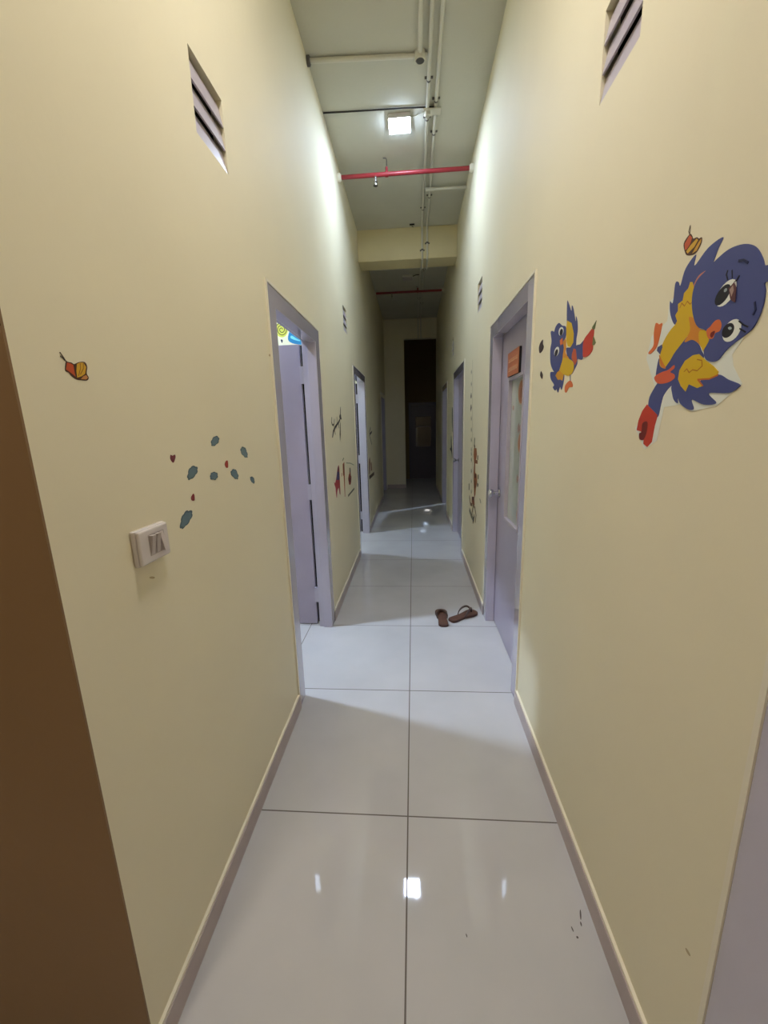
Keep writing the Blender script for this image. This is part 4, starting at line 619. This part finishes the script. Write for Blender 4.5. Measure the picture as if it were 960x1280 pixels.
('R', 'height_chart_sticker', 'tall ruler line sticker with a climbing orange brown giraffe beside the first right door', 'sticker', None, [('l', [(3.8303, 2.0026), (3.8044, 1.7717), (3.7748, 1.5115), (3.7359, 1.181), (3.7057, 0.843)], (140, 128, 88), 0.008), ('l', [(3.9047, 1.9182), (3.8928, 1.9013)], (110, 100, 70), 0.03), ('l', [(3.891, 1.8129), (3.8791, 1.7962)], (110, 100, 70), 0.03), ('l', [(3.8772, 1.7071), (3.8653, 1.6906)], (45, 35, 28), 0.03), ('l', [(3.8642, 1.6074), (3.8523, 1.5911)], (45, 35, 28), 0.03), ('l', [(3.8512, 1.5073), (3.8393, 1.4911)], (110, 100, 70), 0.03), ('l', [(3.8381, 1.4067), (3.8262, 1.3907)], (110, 100, 70), 0.03), ('l', [(3.8262, 1.3158), (3.8143, 1.3)], (110, 100, 70), 0.03), ('l', [(3.8148, 1.2279), (3.8029, 1.2122)], (110, 100, 70), 0.03), ('l', [(3.8099, 1.1906), (3.798, 1.175)], (110, 100, 70), 0.03), ('l', [(3.8028, 1.1362), (3.7909, 1.1207)], (110, 100, 70), 0.03), ('l', [(3.7895, 1.0339), (3.7776, 1.0186)], (110, 100, 70), 0.03), ('l', [(3.7775, 0.9414), (3.7656, 0.9263)], (110, 100, 70), 0.03), ('l', [(3.7649, 0.8451), (3.753, 0.8302)], (110, 100, 70), 0.03), ('l', [(3.8779, 1.7124), (3.9001, 1.694)], (45, 35, 28), 0.03), ('l', [(3.8739, 1.6065), (3.8903, 1.5804)], (45, 35, 28), 0.04), ('p', [(3.6379, 1.2437), (3.5009, 1.2518), (3.4691, 1.2008), (3.5092, 1.1599), (3.559, 1.1169), (3.5485, 1.0402), (3.4622, 1.0314), (3.4285, 0.9659), (3.4955, 0.9043), (3.5104, 0.8559), (3.5709, 0.8119), (3.6045, 0.9271), (3.6365, 1.0298), (3.6112, 1.1119), (3.6575, 1.1868)], (150, 84, 38)), ('p', [(3.5814, 1.0232), (3.4795, 1.0356), (3.4668, 1.004), (3.5682, 0.9906)], (85, 40, 22)), ('p', [(3.6009, 0.9677), (3.505, 0.9744), (3.5132, 0.908), (3.5921, 0.9023)], (120, 62, 30)), ('l', [(3.6258, 1.2865), (3.6134, 1.3256)], (110, 100, 70), 0.03), ('l', [(3.633, 1.2732), (3.5948, 1.2527)], (45, 35, 28), 0.03), ('l', [(3.544, 1.1344), (3.4364, 1.1412)], (125, 70, 35), 0.03), ('l', [(3.4185, 1.1861), (3.4164, 1.1708)], (110, 100, 70), 0.04), ('p', [(3.3981, 1.0393), (3.3516, 1.0451), (3.3546, 1.0107), (3.4009, 1.0014)], (110, 100, 70)), ('p', [(3.4124, 0.9683), (3.3606, 0.9695), (3.3766, 0.9421), (3.4163, 0.9373)], (80, 70, 40)), ('p', [(3.7098, 0.8006), (3.581, 0.8202), (3.5445, 0.7497), (3.6284, 0.7259), (3.7131, 0.7509)], (130, 66, 28)), ('p', [(3.6999, 0.7988), (3.5896, 0.8166), (3.5859, 0.7889), (3.6775, 0.7751)], (75, 38, 20)), ('l', [(3.9143, 0.8812), (3.9088, 0.8383)], (110, 100, 70), 0.04), ('l', [(3.8684, 0.7723), (3.7983, 0.713), (3.7, 0.7254)], (110, 70, 40), 0.03), ('l', [(3.6531, 0.7347), (3.516, 0.7354), (3.444, 0.6845), (3.4779, 0.6166)], (120, 95, 60), 0.02), ('l', [(3.6275, 0.7192), (3.6901, 0.65), (3.6086, 0.5777)], (120, 95, 60), 0.02), ('l', [(3.852, 0.6437), (3.7354, 0.6185), (3.6131, 0.6115)], (110, 100, 70), 0.04), ('l', [(3.5496, 0.6538), (3.5878, 0.5967)], (45, 35, 28), 0.03)]),
('R', 'leaf_sticker', 'faint grey green leaf sticker low beside the climbing giraffe height chart', 'sticker', None, [('s', [(3.2945, 0.8592), (3.2417, 0.8597), (3.2092, 0.8385), (3.2375, 0.8299), (3.2656, 0.8429)], (150, 140, 100))]),
('R', 'tree_sticker', 'narrow near black tree sticker on the right wall beyond the second right door', 'sticker', None, [('s', [(5.7211, 1.6724), (5.6303, 1.6107), (5.5969, 1.4736), (5.6321, 1.3947), (5.6958, 1.384), (5.7475, 1.4741), (5.758, 1.5943)], (45, 35, 28)), ('l', [(5.6329, 1.6399), (5.533, 1.6748)], (110, 100, 70), 0.05), ('l', [(5.6949, 1.374), (5.5845, 1.3362)], (110, 100, 70), 0.04)]),
('R', 'tree_sticker', 'smaller near black branching sticker below the other on the far right wall', 'sticker', None, [('s', [(5.8217, 1.2899), (5.7443, 1.1797), (5.6466, 1.073), (5.6826, 0.9832), (5.8023, 1.0623), (6.044, 1.0893), (5.8779, 1.1311), (5.8858, 1.2253)], (45, 35, 28))])
]
# marks on the floor: x, y, half length, half width, angle, label
FLOORMARKS = [(0.4886, 0.9805, 0.0143, 0.0022, -1.888, 'long dark scuff mark on the near right floor tile by the skirting'), (0.4807, 0.9568, 0.006, 0.002, -1.671, 'short dark scuff mark just below the long one'), (0.4506, 0.9424, 0.0068, 0.0018, -1.434, 'slanted dark scuff mark left of the other floor scuffs'), (0.4575, 0.9232, 0.003, 0.003, -0.855, 'round dark spot below the scuff marks near the right skirting'), (0.1382, 0.9104, 0.0048, 0.0015, -1.333, 'small dark fleck on the near floor tile right of the centre joint')]
# scuffs on the walls: side, label, outline
WALLMARKS = [('L', 'faint dark smudge on the left wall right below the light switch', [(0.8794, 1.1245), (0.8777, 1.1236), (0.8739, 1.124), (0.8689, 1.1256), (0.8642, 1.1279), (0.8609, 1.1303), (0.8599, 1.1321), (0.8615, 1.133), (0.8653, 1.1326), (0.8702, 1.1311), (0.875, 1.1288), (0.8784, 1.1264)]), ('L', 'tiny dark dot on the left wall beside the first left door frame', [(1.8566, 1.7816), (1.8544, 1.7786), (1.85, 1.7759), (1.8445, 1.7744), (1.8394, 1.7743), (1.8361, 1.7758), (1.8354, 1.7783), (1.8375, 1.7813), (1.8418, 1.7839), (1.8473, 1.7854), (1.8524, 1.7855), (1.8558, 1.7841)]), ('R', 'short dark scratch low on the right wall near the skirting', [(0.6372, 0.4374), (0.6341, 0.437), (0.6322, 0.4357), (0.6321, 0.4337), (0.6339, 0.4316), (0.637, 0.4299), (0.6406, 0.4291), (0.6438, 0.4294), (0.6457, 0.4308), (0.6458, 0.4328), (0.644, 0.435), (0.6408, 0.4366)])]
def make_sticker(side, name, label, cat, group, shapes):
    s = 1 if side == 'L' else -1; xw = WL if side == 'L' else WR
    def T(p, d): return Vector((xw + s*d, p[0], p[1]))
    bm = bmesh.new(); mats = []
    d = 0.0005 if 'over an eye' not in label else 0.0036; d_base = 0.0002 if d < 0.003 else 0.0034
    for sh in shapes:
        kind, pts, col = sh[:3]
        m = print_mat(col)
        if m not in mats: mats.append(m)
        mi = mats.index(m); d += 0.00006
        if kind == 'l':
            hw = sh[3]/2
            for i in range(len(pts)-1):
                a, b = Vector(pts[i]), Vector(pts[i+1]); t = (b-a)
                if t.length < 1e-5: continue
                t.normalize(); nn = Vector((-t.y, t.x))*hw
                prism(bm, [tuple(a-nn-t*hw*.5), tuple(b-nn+t*hw*.5), tuple(b+nn+t*hw*.5), tuple(a+nn-t*hw*.5)], T, d_base, d + (i % 2)*0.00002, mi)
        else:
            prism(bm, smooth_closed(pts) if kind == 's' else pts, T, d_base, d, mi)
    o = obj(name, bm, mats)
    tag(o, label, cat, group)
    return o
for st in STICKERS: make_sticker(*st)

# stickers on the wall inside the first left room, seen above the open leaf
def room_sticker(name, label, polys):
    def T(p, d): return Vector((p[0], 3.9-d, p[1]))
    bm = bmesh.new(); mats = []; d = 0.0006
    for pts, col in polys:
        m = print_mat(col)
        if m not in mats: mats.append(m)
        d += 0.0003; prism(bm, pts, T, 0, d, mats.index(m))
    tag(obj(name, bm, mats), label, 'sticker')
cx, cz = -1.189, 2.340
sp_ = [(cx+0.058*math.cos(2*math.pi*i/30), cz+0.066*math.sin(2*math.pi*i/30)) for i in range(30)]
polys = [(sp_, (202, 190, 70))]
band = []
for i in range(60):
    a = i*0.26; rr = 0.008+0.047*i/60
    band.append((cx+rr*math.cos(a), cz+rr*1.1*math.sin(a)))
for a, b in zip(band, band[1:]):
    t = Vector(b)-Vector(a); n = Vector((-t.y, t.x)).normalized()*0.004
    polys.append(([tuple(Vector(a)-n), tuple(Vector(b)-n), tuple(Vector(b)+n), tuple(Vector(a)+n)], (92, 84, 28)))
def room_sticker2(name, label, polys, d0=0.0006, step=0.0): 
    def T(p, d): return Vector((p[0], 3.9-d, p[1]))
    bm = bmesh.new(); mats = []
    for k, (pts, col) in enumerate(polys):
        m = print_mat(col)
        if m not in mats: mats.append(m)
        prism(bm, pts, T, 0, d0 if k == 0 else d0+0.0006, mats.index(m))
    tag(obj(name, bm, mats), label, 'sticker')
room_sticker2('sun_sticker', 'yellow spiral sun sticker on the room wall above the open left door leaf', polys)
room_sticker2('fish_sticker', 'bright blue fish shaped sticker on the room wall above the open left door leaf', [
    (smooth_closed([(-1.125, 2.305), (-1.10, 2.335), (-1.05, 2.30), (-0.98, 2.255), (-0.92, 2.245), (-0.95, 2.205), (-1.03, 2.205), (-1.10, 2.22), (-1.135, 2.25)]), (28, 108, 142)),
    (smooth_closed([(-1.10, 2.285), (-1.06, 2.26), (-1.02, 2.235), (-1.07, 2.245), (-1.11, 2.265)]), (110, 185, 205))])
room_sticker2('dot_sticker', 'tiny dark dot sticker below the yellow spiral sun', [
    (smooth_closed([(-1.205, 2.255), (-1.185, 2.25), (-1.195, 2.225)]), (50, 50, 60))])

# ------------------------------------------------------------ slippers
def slipper(cx, cy, ang, label, strap_h, mirror=1):
    t = empty('slipper', (cx, cy, 0)); tag(t, label, 'slipper', 'pair of brown slippers')
    out = [(0,-.132),(.026,-.127),(.036,-.105),(.036,-.06),(.034,-.015),(.041,.03),(.049,.07),(.046,.105),(.030,.128),(.004,.136),(-.024,.130),(-.042,.108),(-.046,.07),(-.038,.025),(-.031,-.02),(-.034,-.07),(-.035,-.105),(-.024,-.127)]
    out = smooth_closed([(x*mirror, y) for x, y in out], 4)
    c, s_ = math.cos(ang), math.sin(ang)
    def W(x, y, z): return Vector((cx + x*c - y*s_, cy + x*s_ + y*c, z))
    bm = bmesh.new(); prism(bm, out, lambda p, d: W(p[0], p[1], d), 0.001, 0.019)
    obj('sole', bm, M['tan'], t, bevel=0.003, segs=3)
    bm = bmesh.new(); prism(bm, [(x*.9, y*.93) for x, y in out], lambda p, d: W(p[0], p[1], d), 0.018, 0.0205)
    obj('footbed', bm, M['foot'], t, bevel=0.001)
    # thong strap: from the toe post over to both sides
    for sd in (1, -1):
        P = [W(0, .088, .018), W(sd*.006, .080, .018+strap_h*.55), W(sd*.022, .055, .018+strap_h*.95), W(sd*.036, .022, .018+strap_h*.8), W(sd*.040, -.005, .018+strap_h*.4), W(sd*.036, -.022, .016)]
        Q = []
        for i in range(len(P)-1):
            p0 = P[max(i-1,0)]; p1 = P[i]; p2 = P[i+1]; p3 = P[min(i+2,len(P)-1)]
            for k in range(4):
                u = k/4; Q.append(0.5*((2*p1)+(-p0+p2)*u+(2*p0-5*p1+4*p2-p3)*u*u+(-p0+3*p1-3*p2+p3)*u**3))
        Q.append(P[-1])
        obj('strap', tube(bmesh.new(), Q, [0.004+0.004*math.sin(math.pi*min(1, i/len(Q)*1.2)) for i in range(len(Q))], 10), M['strap'], t, smooth=True)
slipper(0.202, 2.885, 0.03, 'brown rubber slipper lying straight, the left one on the tiled floor', 0.022)
slipper(0.366, 2.914, -0.93, 'brown rubber slipper lying slanted with its strap standing up, nearer the right wall', 0.055, -1)

# ------------------------------------------------------------ small litter and marks on the floor
def flake(name, label, cx, cy, a, b, rot, m, hgt=0.0012, group=None, cat='paper scrap'):
    bm = bmesh.new()
    pts = [(cx + a*math.cos(t)*math.cos(rot) - b*math.sin(t)*math.sin(rot), cy + a*math.cos(t)*math.sin(rot) + b*math.sin(t)*math.cos(rot)) for t in [2*math.pi*k/14 for k in range(14)]]
    prism(bm, pts, lambda p, d: Vector((p[0], p[1], d)), 0.0002, hgt)
    tag(obj(name, bm, m), label, cat, group)
for (x, y, a, b, rot, lab) in FLOORMARKS:
    flake('floor_scuff', lab, x, y, a, b, rot, M['scuff'], 0.0005, None, 'scuff mark')
for side, lab, pts in WALLMARKS:
    sg = 1 if side == 'L' else -1; xw = WL if side == 'L' else WR
    bm = bmesh.new(); prism(bm, pts, lambda p, d: Vector((xw + sg*d, p[0], p[1])), 0.0002, 0.0006)
    tag(obj('wall_scuff', bm, M['smudge']), lab, 'scuff mark')
